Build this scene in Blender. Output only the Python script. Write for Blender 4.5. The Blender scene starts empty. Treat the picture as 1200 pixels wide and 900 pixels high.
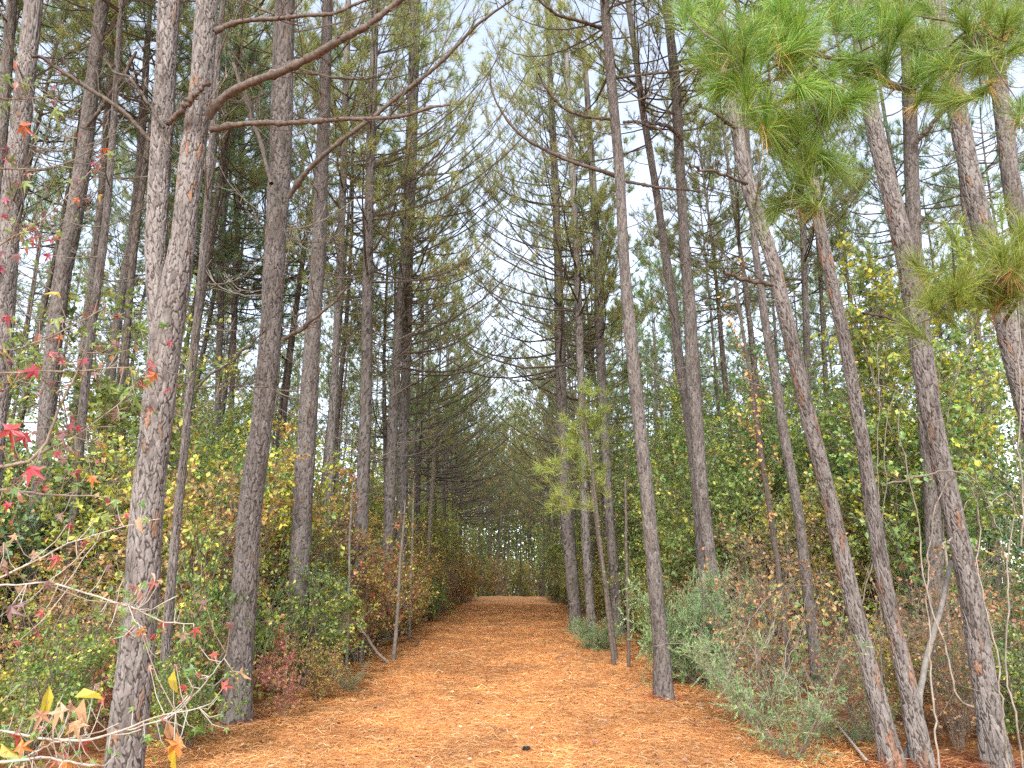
import bpy, math, random
import numpy as np
from mathutils import Vector

R = np.random.default_rng(11)
random.seed(11)
scene = bpy.context.scene
COL = scene.collection

# ------------------------------------------------------------------ camera
F, PITCH, CAMZ = 867.0, math.radians(15.5), 1.6
CP, SP = math.cos(PITCH), math.sin(PITCH)
cam_d = bpy.data.cameras.new('camera')
cam = bpy.data.objects.new('camera', cam_d)
COL.objects.link(cam)
cam.location = (0, 0, CAMZ)
cam.rotation_euler = (math.pi / 2 + PITCH, 0, 0)
cam_d.sensor_width = 36
cam_d.lens = 36 * F / 1200
cam_d.clip_end = 3000
scene.camera = cam


def ray(px, py):
    x, y = (px - 600) / F, (450 - py) / F
    return np.array([x, CP - SP * y, SP + CP * y])


def at(px, py, Y):
    d = ray(px, py)
    return np.array([0, 0, CAMZ]) + d * (Y / d[1])


def depth(p):
    return p[1] * CP + (p[2] - CAMZ) * SP


# ------------------------------------------------------------------ terrain
def ss(t):
    t = np.clip(t, 0, 1)
    return t * t * (3 - 2 * t)


def gz(x, y):
    x = np.asarray(x, float); y = np.asarray(y, float)
    t = np.clip(y - 48, 0, 26)
    b = 0.022 * np.minimum(y, 48) + 0.022 * t - 0.0028 * t * t
    b = b - 0.1 * np.clip(y - 74, 0, 30)
    b = np.where(y < -10, -0.22, b)
    b = b + 0.62 * ss((-x - 3.1) / 1.8) * ss((y - 7.5) / 4.5) + 0.22 * ss((x - 3.2) / 2.5) * ss((y - 10) / 6)
    b = b + 0.035 * np.sin(x * 1.3 + 0.7 * y) * np.sin(y * 0.9 - 0.3 * x) + 0.02 * np.sin(2.9 * x + 1) * np.sin(2.3 * y)
    return b


def ground_hit(px, py):
    d = ray(px, py)
    t = 2.0
    while t < 150:
        p = np.array([0, 0, CAMZ]) + d * t
        if p[2] <= gz(p[0], p[1]):
            return p
        t += 0.03
    return p


# ------------------------------------------------------------------ mesh helpers
class MB:
    def __init__(s):
        s.v, s.t, s.q, s.tm, s.qm, s.n = [], [], [], [], [], 0
        s.at = {}

    def add(s, v, tris=None, quads=None, m=0, attrs=None):
        v = np.asarray(v, np.float32).reshape(-1, 3)
        if tris is not None and len(tris):
            s.t.append(np.asarray(tris, np.int64) + s.n); s.tm.append(np.full(len(tris), m, np.int32))
        if quads is not None and len(quads):
            s.q.append(np.asarray(quads, np.int64) + s.n); s.qm.append(np.full(len(quads), m, np.int32))
        if attrs:
            for k, a in attrs.items():
                s.at.setdefault(k, []).append((s.n, np.asarray(a, np.float32)))
        s.v.append(v); s.n += len(v)

    def mesh(s, name, mats, smooth=False):
        me = bpy.data.meshes.new(name)
        V = np.concatenate(s.v) if s.v else np.zeros((0, 3), np.float32)
        T = np.concatenate(s.t) if s.t else np.zeros((0, 3), np.int64)
        Q = np.concatenate(s.q) if s.q else np.zeros((0, 4), np.int64)
        me.vertices.add(len(V)); me.vertices.foreach_set('co', V.ravel())
        li = np.concatenate([T.ravel(), Q.ravel()]).astype(np.int32)
        me.loops.add(len(li)); me.loops.foreach_set('vertex_index', li)
        ls = np.concatenate([np.arange(len(T)) * 3, len(T) * 3 + np.arange(len(Q)) * 4]).astype(np.int32)
        me.polygons.add(len(ls)); me.polygons.foreach_set('loop_start', ls)
        mi = np.concatenate([np.concatenate(s.tm) if s.tm else np.zeros(0, np.int32), np.concatenate(s.qm) if s.qm else np.zeros(0, np.int32)]).astype(np.int32)
        me.polygons.foreach_set('material_index', mi)
        me.polygons.foreach_set('use_smooth', np.full(len(ls), bool(smooth)))
        me.update(calc_edges=True)
        for k, parts in s.at.items():
            a = np.ones(len(V), np.float32)
            for st, x in parts:
                a[st:st + len(x)] = x
            me.attributes.new(k, 'FLOAT', 'POINT').data.foreach_set('value', a)
        for m in mats:
            me.materials.append(m)
        return me


def link(name, me, parent=None):
    o = bpy.data.objects.new(name, me)
    COL.objects.link(o)
    if parent is not None:
        o.parent = parent
    return o


def tag(o, label=None, cat=None, group=None, kind=None):
    if label: o['label'] = label
    if cat: o['category'] = cat
    if group: o['group'] = group
    if kind: o['kind'] = kind
    return o


def empty(name, loc, label, cat, group=None, rz=0.0):
    o = bpy.data.objects.new(name, None)
    COL.objects.link(o)
    o.empty_display_size = 0.2
    o.location = [float(c) for c in loc]
    o.rotation_euler = (0, 0, rz)
    return tag(o, label, cat, group)


def copy_tree(root, loc, rz=0.0, sc=1.0, tilt=(0, 0)):
    r = root.copy(); COL.objects.link(r)
    r.location = [float(c) for c in loc]; r.rotation_euler = (tilt[0], tilt[1], rz); r.scale = (sc, sc, sc)
    for ch in list(root.children):
        c = ch.copy(); COL.objects.link(c); c.parent = r
    return r


def nrm(a):
    return a / np.maximum(np.linalg.norm(a, axis=-1, keepdims=True), 1e-9)


def tubes(mb, P, RAD, sides=5, m=0, attrs=False):
    """P (B,N,3) RAD (B,N): all as tapered tubes."""
    P = np.asarray(P, float); RAD = np.asarray(RAD, float)
    if P.ndim == 2: P = P[None]; RAD = RAD[None]
    B, N, _ = P.shape
    if B == 0: return
    T = nrm(np.gradient(P, axis=1))
    mean = nrm(T.mean(1))
    ref = np.where(np.abs(mean[:, 2:3]) > 0.75, np.array([[1.0, 0.1, 0]]), np.array([[0, 0.05, 1.0]]))
    U = nrm(np.cross(T, ref[:, None, :])); W = np.cross(T, U)
    a = np.arange(sides) * 2 * np.pi / sides
    V = P[:, :, None, :] + RAD[:, :, None, None] * (np.cos(a)[None, None, :, None] * U[:, :, None, :] + np.sin(a)[None, None, :, None] * W[:, :, None, :])
    idx = np.arange(B * N * sides).reshape(B, N, sides)
    q = np.stack([idx[:, :-1, :], np.roll(idx[:, :-1, :], -1, 2), np.roll(idx[:, 1:, :], -1, 2), idx[:, 1:, :]], -1).reshape(-1, 4)
    mb.add(V.reshape(-1, 3), quads=q, m=m)


def rand_unit(n):
    return nrm(R.normal(size=(n, 3)))


def needles(mb, base, d, length, width, m=0, bend=0.0):
    n = len(base)
    d = nrm(d)
    s = nrm(np.cross(d, rand_unit(n)))
    L = np.broadcast_to(np.asarray(length, float), (n,))[:, None]; Wd = np.broadcast_to(np.asarray(width, float), (n,))[:, None]
    if bend:
        mid = base + d * L * 0.55; tip = base + d * L + np.array([0, 0, -1.0]) * L * bend
        V = np.stack([base - s * Wd * .5, base + s * Wd * .5, mid + s * Wd * .45, mid - s * Wd * .45, tip], 1)
        i = np.arange(n)[:, None] * 5
        mb.add(V.reshape(-1, 3), tris=i + np.array([[3, 2, 4]]), quads=i + np.array([[0, 1, 2, 3]]), m=m)
    else:
        V = np.stack([base - s * Wd * .5, base + s * Wd * .5, base + d * L], 1)
        mb.add(V.reshape(-1, 3), tris=np.arange(n * 3).reshape(-1, 3), m=m)


OVAL = np.array([[0, 0, 0], [.30, .35, .06], [.22, .72, .03], [0, 1, -.06], [-.22, .72, .03], [-.30, .35, .06], [0, .45, 0]])
OVAL_T = np.array([[0, 1, 6], [1, 2, 6], [2, 3, 6], [3, 4, 6], [4, 5, 6], [5, 0, 6]])
DIA = np.array([[0, 0, 0], [.34, .45, .07], [0, 1, -.05], [-.34, .45, .07]])
DIA_T = np.array([[0, 1, 2], [0, 2, 3]])


LANCE = OVAL * np.array([.72, 1.0, 1.0]) + np.array([0, 0, -1.0]) * (OVAL[:, 1:2] ** 2) * .28


def star_template():
    pts = [(0, 0, 0)]
    angs = [-118, -62, 0, 62, 118]; L = [.62, .86, 1.0, .86, .62]
    ring = []
    for k, (a, l) in enumerate(zip(angs, L)):
        a = math.radians(a)
        for da, f in ((-.2, .58), (0, 1.0), (.2, .58)):
            ring.append((math.sin(a + da) * l * f * .62, math.cos(a + da) * l * f * .62 + .38, -.16 * f * l))
        if k < 4:
            b = math.radians((angs[k] + angs[k + 1]) / 2)
            ring.append((math.sin(b) * .2, math.cos(b) * .2 + .38, 0))
    V = np.array([(0, .38, 0.02)] + ring + [(0, .25, 0)])
    n = len(ring)
    T = [[0, i + 1, i + 2] for i in range(n)] + [[0, n + 1, 1]]
    return V, np.array(T)


STAR, STAR_T = star_template()


def leaves(mb, pos, d, nor, size, tmpl=DIA, tt=DIA_T, m=0):
    n = len(pos)
    if n == 0: return
    d = nrm(d); s = nrm(np.cross(d, nor)); u = np.cross(s, d)
    size = np.broadcast_to(np.asarray(size, float), (n,))[:, None, None]
    V = pos[:, None, :] + size * (tmpl[None, :, 0:1] * s[:, None] + tmpl[None, :, 1:2] * d[:, None] + tmpl[None, :, 2:3] * u[:, None])
    i = np.arange(n)[:, None, None] * len(tmpl)
    mb.add(V.reshape(-1, 3), tris=(i + tt[None]).reshape(-1, 3), m=m)


def resample(pts, n):
    pts = np.asarray(pts, float)
    s = np.r_[0, np.cumsum(np.linalg.norm(np.diff(pts[:, :3], axis=0), axis=1))]
    u = np.linspace(0, s[-1], n)
    # monotone-ish cubic: linear then smoothed
    out = np.stack([np.interp(u, s, pts[:, k]) for k in range(pts.shape[1])], 1)
    w = max(1, int(n / len(pts) / 2.2))
    if w > 1:
        k = np.ones(2 * w + 1) / (2 * w + 1)
        for c in range(out.shape[1]):
            a = out[:, c]
            lo = 2 * a[0] - a[1:w + 1][::-1]; hi = 2 * a[-1] - a[-w - 1:-1][::-1]
            out[:, c] = np.convolve(np.r_[lo, a, hi], k, 'valid')
    return out


# ------------------------------------------------------------------ materials
def new_mat(name):
    m = bpy.data.materials.new(name); m.use_nodes = True
    nt = m.node_tree; nt.nodes.clear()
    out = nt.nodes.new('ShaderNodeOutputMaterial')
    return m, nt, out


def ramp(nt, fac, stops, const=False):
    r = nt.nodes.new('ShaderNodeValToRGB')
    el = r.color_ramp.elements
    while len(el) < len(stops): el.new(0.5)
    for e, (p, c) in zip(el, stops):
        e.position = p; e.color = (*c, 1)
    if const: r.color_ramp.interpolation = 'CONSTANT'
    nt.links.new(fac, r.inputs[0])
    return r.outputs[0]


def mix(nt, fac, a, b, mode='MIX'):
    n = nt.nodes.new('ShaderNodeMix'); n.data_type = 'RGBA'; n.blend_type = mode
    for sock, v in ((n.inputs[0], fac), (n.inputs[6], a), (n.inputs[7], b)):
        if hasattr(v, 'is_linked'): nt.links.new(v, sock)
        elif isinstance(v, tuple): sock.default_value = (*v, 1)
        else: sock.default_value = v
    return n.outputs[2]


def math_n(nt, op, a, b=0.0):
    n = nt.nodes.new('ShaderNodeMath'); n.operation = op
    for sock, v in ((n.inputs[0], a), (n.inputs[1], b)):
        if hasattr(v, 'is_linked'): nt.links.new(v, sock)
        else: sock.default_value = v
    return n.outputs[0]


def noise(nt, scale, detail=3, rough=0.55, vec=None, mapscale=None, rot=None):
    n = nt.nodes.new('ShaderNodeTexNoise'); n.inputs['Scale'].default_value = scale
    n.inputs['Detail'].default_value = detail; n.inputs['Roughness'].default_value = rough
    if vec is None:
        vec = nt.nodes.new('ShaderNodeTexCoord').outputs['Object']
    if mapscale or rot:
        mp = nt.nodes.new('ShaderNodeMapping')
        if mapscale: mp.inputs['Scale'].default_value = mapscale
        if rot: mp.inputs['Rotation'].default_value = rot
        nt.links.new(vec, mp.inputs[0]); vec = mp.outputs[0]
    nt.links.new(vec, n.inputs['Vector'])
    return n.outputs[0]


def bsdf(nt, out, col, rough=0.9, bump=None, bd=0.01, bs=0.6, spec=0.25):
    b = nt.nodes.new('ShaderNodeBsdfPrincipled')
    if hasattr(col, 'is_linked'): nt.links.new(col, b.inputs['Base Color'])
    else: b.inputs['Base Color'].default_value = (*col, 1)
    b.inputs['Roughness'].default_value = rough
    b.inputs['Specular IOR Level'].default_value = spec
    if bump is not None:
        n = nt.nodes.new('ShaderNodeBump'); n.inputs['Strength'].default_value = bs; n.inputs['Distance'].default_value = bd
        nt.links.new(bump, n.inputs['Height']); nt.links.new(n.outputs[0], b.inputs['Normal'])
    nt.links.new(b.outputs[0], out.inputs[0])
    return b


def foliage_mat(name, stops, trans=0.35, obj_var=0.25, rough=0.55, gloss=0.05, boost=2.1):
    stops = [(p, tuple(min(.8, v * boost) for v in c)) for p, c in stops]
    m, nt, out = new_mat(name)
    g = nt.nodes.new('ShaderNodeNewGeometry')
    c = ramp(nt, g.outputs['Random Per Island'], stops)
    oi = nt.nodes.new('ShaderNodeObjectInfo')
    hsv = nt.nodes.new('ShaderNodeHueSaturation')
    nt.links.new(c, hsv.inputs['Color'])
    v = math_n(nt, 'MULTIPLY_ADD', oi.outputs['Random'], obj_var); v.node.inputs[2].default_value = 1 - obj_var / 2
    nt.links.new(v, hsv.inputs['Value'])
    h = math_n(nt, 'MULTIPLY_ADD', oi.outputs['Random'], 0.04); h.node.inputs[2].default_value = 0.48
    nt.links.new(h, hsv.inputs['Hue'])
    # clumps of another tone through the crown
    nz = noise(nt, 1.1, 2)
    tone = ramp(nt, nz, [(0.35, (0.78, 0.78, 0.78)), (0.65, (1.2, 1.18, 1.08))])
    col = mix(nt, 1.0, hsv.outputs[0], tone, 'MULTIPLY')
    d = nt.nodes.new('ShaderNodeBsdfDiffuse'); t = nt.nodes.new('ShaderNodeBsdfTranslucent'); gl = nt.nodes.new('ShaderNodeBsdfGlossy')
    gl.inputs['Roughness'].default_value = rough; gl.inputs['Color'].default_value = (.8, .85, .9, 1)
    nt.links.new(col, d.inputs[0]); nt.links.new(col, t.inputs[0])
    m1 = nt.nodes.new('ShaderNodeMixShader'); m1.inputs[0].default_value = trans
    nt.links.new(d.outputs[0], m1.inputs[1]); nt.links.new(t.outputs[0], m1.inputs[2])
    m2 = nt.nodes.new('ShaderNodeMixShader'); m2.inputs[0].default_value = gloss
    nt.links.new(m1.outputs[0], m2.inputs[1]); nt.links.new(gl.outputs[0], m2.inputs[2])
    nt.links.new(m2.outputs[0], out.inputs[0])
    return m


def bark_mat(name, plate_stops, crack=(.035, .027, .024)):
    m, nt, out = new_mat(name)
    ae = nt.nodes.new('ShaderNodeAttribute'); ae.attribute_name = 'edge'
    ac = nt.nodes.new('ShaderNodeAttribute'); ac.attribute_name = 'cell'
    pl = ramp(nt, ac.outputs['Fac'], plate_stops)
    n1 = noise(nt, 26, 5, 0.7, mapscale=(1, 1, .45))
    pl = mix(nt, 1.0, pl, ramp(nt, n1, [(.25, (.55, .53, .52)), (.5, (.95, .95, .95)), (.75, (1.3, 1.28, 1.25))]), 'MULTIPLY')
    n2 = noise(nt, 1.1, 3)
    pl = mix(nt, 1.0, pl, ramp(nt, n2, [(.3, (.78, .76, .74)), (.7, (1.12, 1.12, 1.14))]), 'MULTIPLY')
    nl = noise(nt, 5, 5, .75, mapscale=(1, 1, .5))
    pl = mix(nt, ramp(nt, nl, [(.62, (0, 0, 0)), (.74, (.45, .45, .45))]), pl, (.30, .32, .27))
    k = ramp(nt, ae.outputs['Fac'], [(.08, (0, 0, 0)), (.55, (1, 1, 1))])
    col = mix(nt, k, crack, pl)
    bsdf(nt, out, col, .92, noise(nt, 70, 5, .75, mapscale=(1, 1, .4)), .006, .8, .15)
    return m


def bark_far_mat(name, a, b):
    """plates from stretched cells in object space, for trunks tens of metres off"""
    m, nt, out = new_mat(name)
    tc = nt.nodes.new('ShaderNodeTexCoord')
    mp = nt.nodes.new('ShaderNodeMapping'); mp.inputs['Scale'].default_value = (15, 15, 6)
    nt.links.new(tc.outputs['Object'], mp.inputs[0])
    vo = nt.nodes.new('ShaderNodeTexVoronoi'); vo.feature = 'DISTANCE_TO_EDGE'
    nt.links.new(mp.outputs[0], vo.inputs['Vector']); vo.inputs['Scale'].default_value = 1
    oi = nt.nodes.new('ShaderNodeObjectInfo')
    base = mix(nt, oi.outputs['Random'], a, b)
    base = mix(nt, 1.0, base, ramp(nt, noise(nt, 9, 5, .7, mapscale=(1, 1, .4)), [(.3, (.6, .58, .56)), (.7, (1.3, 1.28, 1.28))]), 'MULTIPLY')
    col = mix(nt, ramp(nt, vo.outputs[0], [(.0, (0, 0, 0)), (.16, (1, 1, 1))]), (.05, .04, .035), base)
    bsdf(nt, out, col, .92, vo.outputs[0], .03, .8, .12)
    return m


BARK = bark_mat('pine_bark', [(0, (.105, .09, .081)), (.3, (.165, .145, .133)), (.6, (.235, .212, .197)), (.9, (.175, .155, .143)), (.965, (.20, .125, .085)), (1, (.28, .165, .11))], (.05, .04, .035))
BARK_DK = bark_mat('pine_bark_grey', [(0, (.085, .073, .065)), (.3, (.13, .112, .10)), (.6, (.185, .164, .15)), (.96, (.13, .112, .10)), (1, (.16, .11, .08))], (.045, .036, .032))
BARK_FAR = bark_far_mat('pine_bark_distant', (.12, .098, .08), (.185, .158, .136))


def wood_mat(name, a, b, sc=12):
    m, nt, out = new_mat(name)
    c = ramp(nt, noise(nt, sc, 4, .7), [(.3, a), (.7, b)])
    bsdf(nt, out, c, .9, noise(nt, sc * 5, 3), .003, .5, .15)
    return m


BRANCH = wood_mat('pine_branch_bark', (.055, .045, .038), (.17, .138, .115), 22)
BRANCH_LT = wood_mat('flaky_branch_bark', (.05, .04, .034), (.19, .148, .125), 28)
DEADWOOD = wood_mat('weathered_dead_twig', (.10, .085, .07), (.25, .215, .18))
STEM = wood_mat('shrub_stem_bark', (.12, .09, .065), (.30, .25, .20))
PALE = wood_mat('pale_lichen_twig', (.26, .23, .19), (.48, .44, .38), 30)
VINE = wood_mat('dry_vine_bark', (.14, .115, .09), (.32, .275, .225))
POLE = wood_mat('pale_dead_pole', (.13, .118, .105), (.30, .275, .25), 9)

N_CROWN = foliage_mat('pine_needles_crown', [(0, (.065, .09, .028)), (.4, (.10, .14, .040)), (.75, (.14, .175, .055)), (.92, (.17, .19, .06)), (1, (.24, .17, .06))], .5, boost=2.3)
N_EDGE = foliage_mat('pine_needles_olive', [(0, (.085, .10, .03)), (.4, (.125, .145, .04)), (.74, (.165, .175, .05)), (.9, (.25, .19, .065)), (1, (.30, .16, .055))], .5, boost=2.5)
N_BLUE = foliage_mat('pine_needles_far', [(0, (.05, .09, .045)), (.5, (.085, .14, .07)), (1, (.13, .19, .09))], .5, boost=2.3)
N_DEAD = foliage_mat('pine_needles_dead', [(0, (.20, .09, .035)), (.5, (.33, .16, .06)), (1, (.44, .25, .11))], .35)
N_NEAR = foliage_mat('pine_needles_fresh', [(0, (.07, .14, .018)), (.4, (.15, .25, .03)), (.75, (.25, .36, .045)), (.94, (.35, .40, .08)), (1, (.38, .25, .09))], .45, 0.1, boost=1.2)

LEAF = {
    'green': foliage_mat('leaf_fresh_green', [(0, (.06, .11, .02)), (.5, (.115, .185, .03)), (.85, (.19, .24, .04)), (1, (.32, .30, .05))], .42, boost=1.55),
    'yellow': foliage_mat('leaf_yellow_green', [(0, (.11, .14, .025)), (.35, (.19, .22, .035)), (.7, (.32, .30, .045)), (.92, (.48, .36, .05)), (1, (.42, .20, .05))], .45),
    'rust': foliage_mat('leaf_rust', [(0, (.10, .075, .025)), (.3, (.19, .10, .035)), (.55, (.28, .14, .055)), (.75, (.30, .22, .05)), (.9, (.17, .19, .04)), (1, (.42, .14, .07))], .4),
    'red': foliage_mat('leaf_wine_red', [(0, (.14, .03, .03)), (.35, (.28, .055, .05)), (.6, (.34, .14, .11)), (.8, (.25, .17, .05)), (1, (.45, .08, .07))], .42),
    'dark': foliage_mat('leaf_dark_evergreen', [(0, (.018, .045, .016)), (.5, (.035, .075, .024)), (1, (.07, .12, .035))], .22, gloss=.1),
    'olive': foliage_mat('leaf_olive', [(0, (.06, .10, .03)), (.4, (.11, .165, .045)), (.78, (.17, .225, .065)), (.95, (.26, .26, .07)), (1, (.34, .19, .07))], .4),
    'juniper': foliage_mat('juniper_sprays', [(0, (.055, .095, .04)), (.5, (.11, .165, .07)), (.9, (.18, .235, .10)), (1, (.28, .24, .10))], .3),
    'tan': foliage_mat('leaf_dry_tan', [(0, (.17, .09, .04)), (.5, (.28, .16, .075)), (1, (.40, .26, .14))], .35),
}


def plain_leaf(name, a, b, c):
    return foliage_mat(name, [(0, a), (.5, b), (1, c)], .45, .1, boost=.9)


L_RED = plain_leaf('big_leaf_crimson', (.34, .03, .05), (.50, .06, .09), (.42, .10, .09))
L_ORANGE = plain_leaf('big_leaf_orange', (.50, .13, .03), (.60, .20, .05), (.55, .28, .06))
L_GREEN = plain_leaf('big_leaf_green', (.14, .24, .05), (.20, .31, .06), (.28, .34, .08))
L_YELLOW = plain_leaf('big_leaf_yellow', (.55, .42, .05), (.62, .44, .06), (.45, .40, .06))
L_PURPLE = plain_leaf('big_leaf_plum', (.20, .085, .09), (.28, .13, .12), (.30, .17, .13))
L_PINK = plain_leaf('big_leaf_pink', (.55, .26, .20), (.60, .36, .22), (.48, .20, .16))

# straw ground
def straw_mat(name, stops, dark=(.16, .06, .025), leaf=True):
    m, nt, out = new_mat(name)
    tc = nt.nodes.new('ShaderNodeTexCoord').outputs['Object']
    streaks = None
    for k, rot in enumerate((0.25, 1.2, 2.1, 2.8)):
        s = noise(nt, 1.0, 2, .6, tc, (9, 85, 30), (0, 0, rot))
        streaks = s if streaks is None else math_n(nt, 'MAXIMUM', streaks, s)
    base = ramp(nt, streaks, stops)
    big = noise(nt, .55, 4, .6, tc)
    base = mix(nt, 1.0, base, ramp(nt, big, [(.3, (.86, .82, .78)), (.5, (1, 1, 1)), (.68, (1.1, 1.12, 1.1))]), 'MULTIPLY')
    sp = noise(nt, 11, 4, .7, tc)
    base = mix(nt, ramp(nt, sp, [(.24, (.6, .6, .6)), (.34, (0, 0, 0))]), base, dark)
    bsdf(nt, out, base, .9, math_n(nt, 'ADD', streaks, sp), .03, .7, .1)
    return m


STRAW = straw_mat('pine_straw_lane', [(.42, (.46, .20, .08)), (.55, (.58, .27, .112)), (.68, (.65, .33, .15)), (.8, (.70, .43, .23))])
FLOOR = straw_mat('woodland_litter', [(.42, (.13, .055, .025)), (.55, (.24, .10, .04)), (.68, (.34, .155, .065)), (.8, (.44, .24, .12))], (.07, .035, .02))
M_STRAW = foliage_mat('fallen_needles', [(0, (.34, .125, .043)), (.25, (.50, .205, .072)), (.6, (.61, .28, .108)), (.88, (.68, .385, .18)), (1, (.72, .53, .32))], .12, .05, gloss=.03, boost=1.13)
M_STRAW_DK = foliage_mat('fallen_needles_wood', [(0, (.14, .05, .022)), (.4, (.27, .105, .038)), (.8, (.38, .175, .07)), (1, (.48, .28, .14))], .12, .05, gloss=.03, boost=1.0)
M_LITTER = foliage_mat('fallen_leaf_litter', [(0, (.05, .025, .018)), (.2, (.17, .07, .05)), (.45, (.36, .17, .10)), (.75, (.46, .28, .17)), (.93, (.58, .43, .30)), (1, (.30, .33, .10))], .15, .05, boost=1.0)

# ------------------------------------------------------------------ world and light
w = bpy.data.worlds.new('World'); scene.world = w; w.use_nodes = True
nt = w.node_tree
bg = nt.nodes['Background']
sky = nt.nodes.new('ShaderNodeTexSky'); sky.sky_type = 'NISHITA'; sky.sun_disc = False
SUN_E, SUN_A = math.radians(38), math.radians(188)
sky.sun_elevation = SUN_E; sky.sun_rotation = SUN_A
sky.air_density = 1.0; sky.dust_density = 1.2; sky.ozone_density = 1.0
hs = nt.nodes.new('ShaderNodeHueSaturation'); hs.inputs['Saturation'].default_value = 0.55; hs.inputs['Value'].default_value = 1.0
nt.links.new(sky.outputs[0], hs.inputs['Color'])
nt.links.new(hs.outputs[0], bg.inputs[0])
bg.inputs[1].default_value = 0.15
sd = bpy.data.lights.new('sun', 'SUN'); sd.energy = 1.5; sd.angle = math.radians(28); sd.color = (1, .96, .9)
so = bpy.data.objects.new('sun', sd); COL.objects.link(so)
# light comes from azimuth SUN_A (from +Y, clockwise seen from above)
dirv = Vector((math.sin(SUN_A) * math.cos(SUN_E), math.cos(SUN_A) * math.cos(SUN_E), math.sin(SUN_E)))
so.rotation_euler = dirv.to_track_quat('Z', 'Y').to_euler()
so.location = (0, -20, 40)
vs = scene.view_settings
vs.view_transform = 'Standard'; vs.look = 'None'; vs.gamma = 1; vs.exposure = 1.8
scene.render.film_transparent = False
cy = scene.cycles
cy.max_bounces = 6; cy.diffuse_bounces = 4; cy.glossy_bounces = 2; cy.transmission_bounces = 4; cy.transparent_max_bounces = 4
cy.use_denoising = False
cy.caustics_reflective = False; cy.caustics_refractive = False
cy.sample_clamp_indirect = 6

# ------------------------------------------------------------------ ground and lane
def grid_mesh(xs, ys, zf, name, mat):
    X, Y = np.meshgrid(xs, ys)
    V = np.stack([X, Y, zf(X, Y)], -1).reshape(-1, 3)
    nx, ny = len(xs), len(ys)
    i = (np.arange(ny - 1)[:, None] * nx + np.arange(nx - 1)[None]).ravel()
    mb = MB(); mb.add(V, quads=np.stack([i, i + 1, i + nx + 1, i + nx], 1))
    return mb.mesh(name, [mat], True)


xs = np.r_[-600, -300, -150, -90, -60, -40, -30, np.arange(-22, 22.01, .3), 30, 40, 60, 90, 150, 300, 600]
ys = np.r_[-300, -120, -60, -30, -15, np.arange(-8, 70, .3), np.arange(70, 130, 4), 160, 220, 320, 500, 800, 1200]
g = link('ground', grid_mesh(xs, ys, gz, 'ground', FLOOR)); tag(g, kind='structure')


def lane_edges(y):
    y = np.asarray(y, float)
    l = -2.55 - 0.9 * ss((10 - y) / 5) + 0.25 * ss((y - 22) / 30) + .14 * np.sin(y * 1.9) + .09 * np.sin(y * 4.3 + 1)
    r = 2.7 + 0.2 * ss((10 - y) / 4) - .75 * ss((y - 22) / 30) + .14 * np.sin(y * 1.6 + 2) + .09 * np.sin(y * 3.7)
    return l, r


yy = np.arange(-8, 62, .2); tt_ = np.linspace(0, 1, 31)
l, r = lane_edges(yy)
X = l[:, None] + (r - l)[:, None] * tt_[None]; Yg = np.repeat(yy[:, None], 31, 1)
Z = gz(X, Yg) + .022 * np.clip(np.minimum(tt_, 1 - tt_) * 12, 0, 1)[None] - .002
i = (np.arange(len(yy) - 1)[:, None] * 31 + np.arange(30)[None]).ravel()
mb = MB(); mb.add(np.stack([X, Yg, Z], -1).reshape(-1, 3), quads=np.stack([i, i + 1, i + 32, i + 31], 1))
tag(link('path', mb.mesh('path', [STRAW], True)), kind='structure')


def scatter_straw(n, xf, ymin, ymax, pw, mat, name, wid, zoff=.018):
    u = R.random(n)
    y = ymin + (ymax - ymin) * u ** pw
    x = xf(y, R.random(n))
    a = R.random(n) * 2 * np.pi
    d = np.stack([np.cos(a), np.sin(a), R.normal(0, .05, n)], 1)
    b = np.stack([x, y, gz(x, y) + zoff + R.random(n) * .012], 1)
    L = R.uniform(.09, .2, n)
    W_ = wid * (1 + y / 14)
    mb = MB()
    # flat strips lying on the ground, slightly curved
    s = np.stack([-np.sin(a), np.cos(a), R.normal(0, .3, n)], 1)
    c = R.normal(0, .14, n)[:, None] * s * L[:, None]
    p0 = b - d * L[:, None] * .5; p1 = b + c + np.array([0, 0, .008]); p2 = b + d * L[:, None] * .5
    hw = s * W_[:, None] * .5
    V = np.stack([p0 - hw, p0 + hw, p1 - hw, p1 + hw, p2 - hw * .4, p2 + hw * .4], 1)
    k = np.arange(n)[:, None] * 6
    q = np.concatenate([k + np.array([[0, 1, 3, 2]]), k + np.array([[2, 3, 5, 4]])])
    mb.add(V.reshape(-1, 3), quads=q)
    o = link(name, mb.mesh(name, [mat])); tag(o, kind='stuff')
    return o


def lane_x(y, u):
    l, r = lane_edges(y)
    return l - .45 + (r - l + .9) * u


tag(scatter_straw(200000, lane_x, 4.2, 38, 1.6, M_STRAW, 'pine_straw', .0032, .022), 'orange fallen pine needles carpeting the lane', 'pine straw')
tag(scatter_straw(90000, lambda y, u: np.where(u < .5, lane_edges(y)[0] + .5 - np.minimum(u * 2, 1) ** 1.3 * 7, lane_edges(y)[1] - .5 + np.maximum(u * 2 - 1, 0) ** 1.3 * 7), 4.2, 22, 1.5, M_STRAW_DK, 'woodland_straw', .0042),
    'brown fallen needles under the trees on both sides of the lane', 'pine straw')

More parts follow.
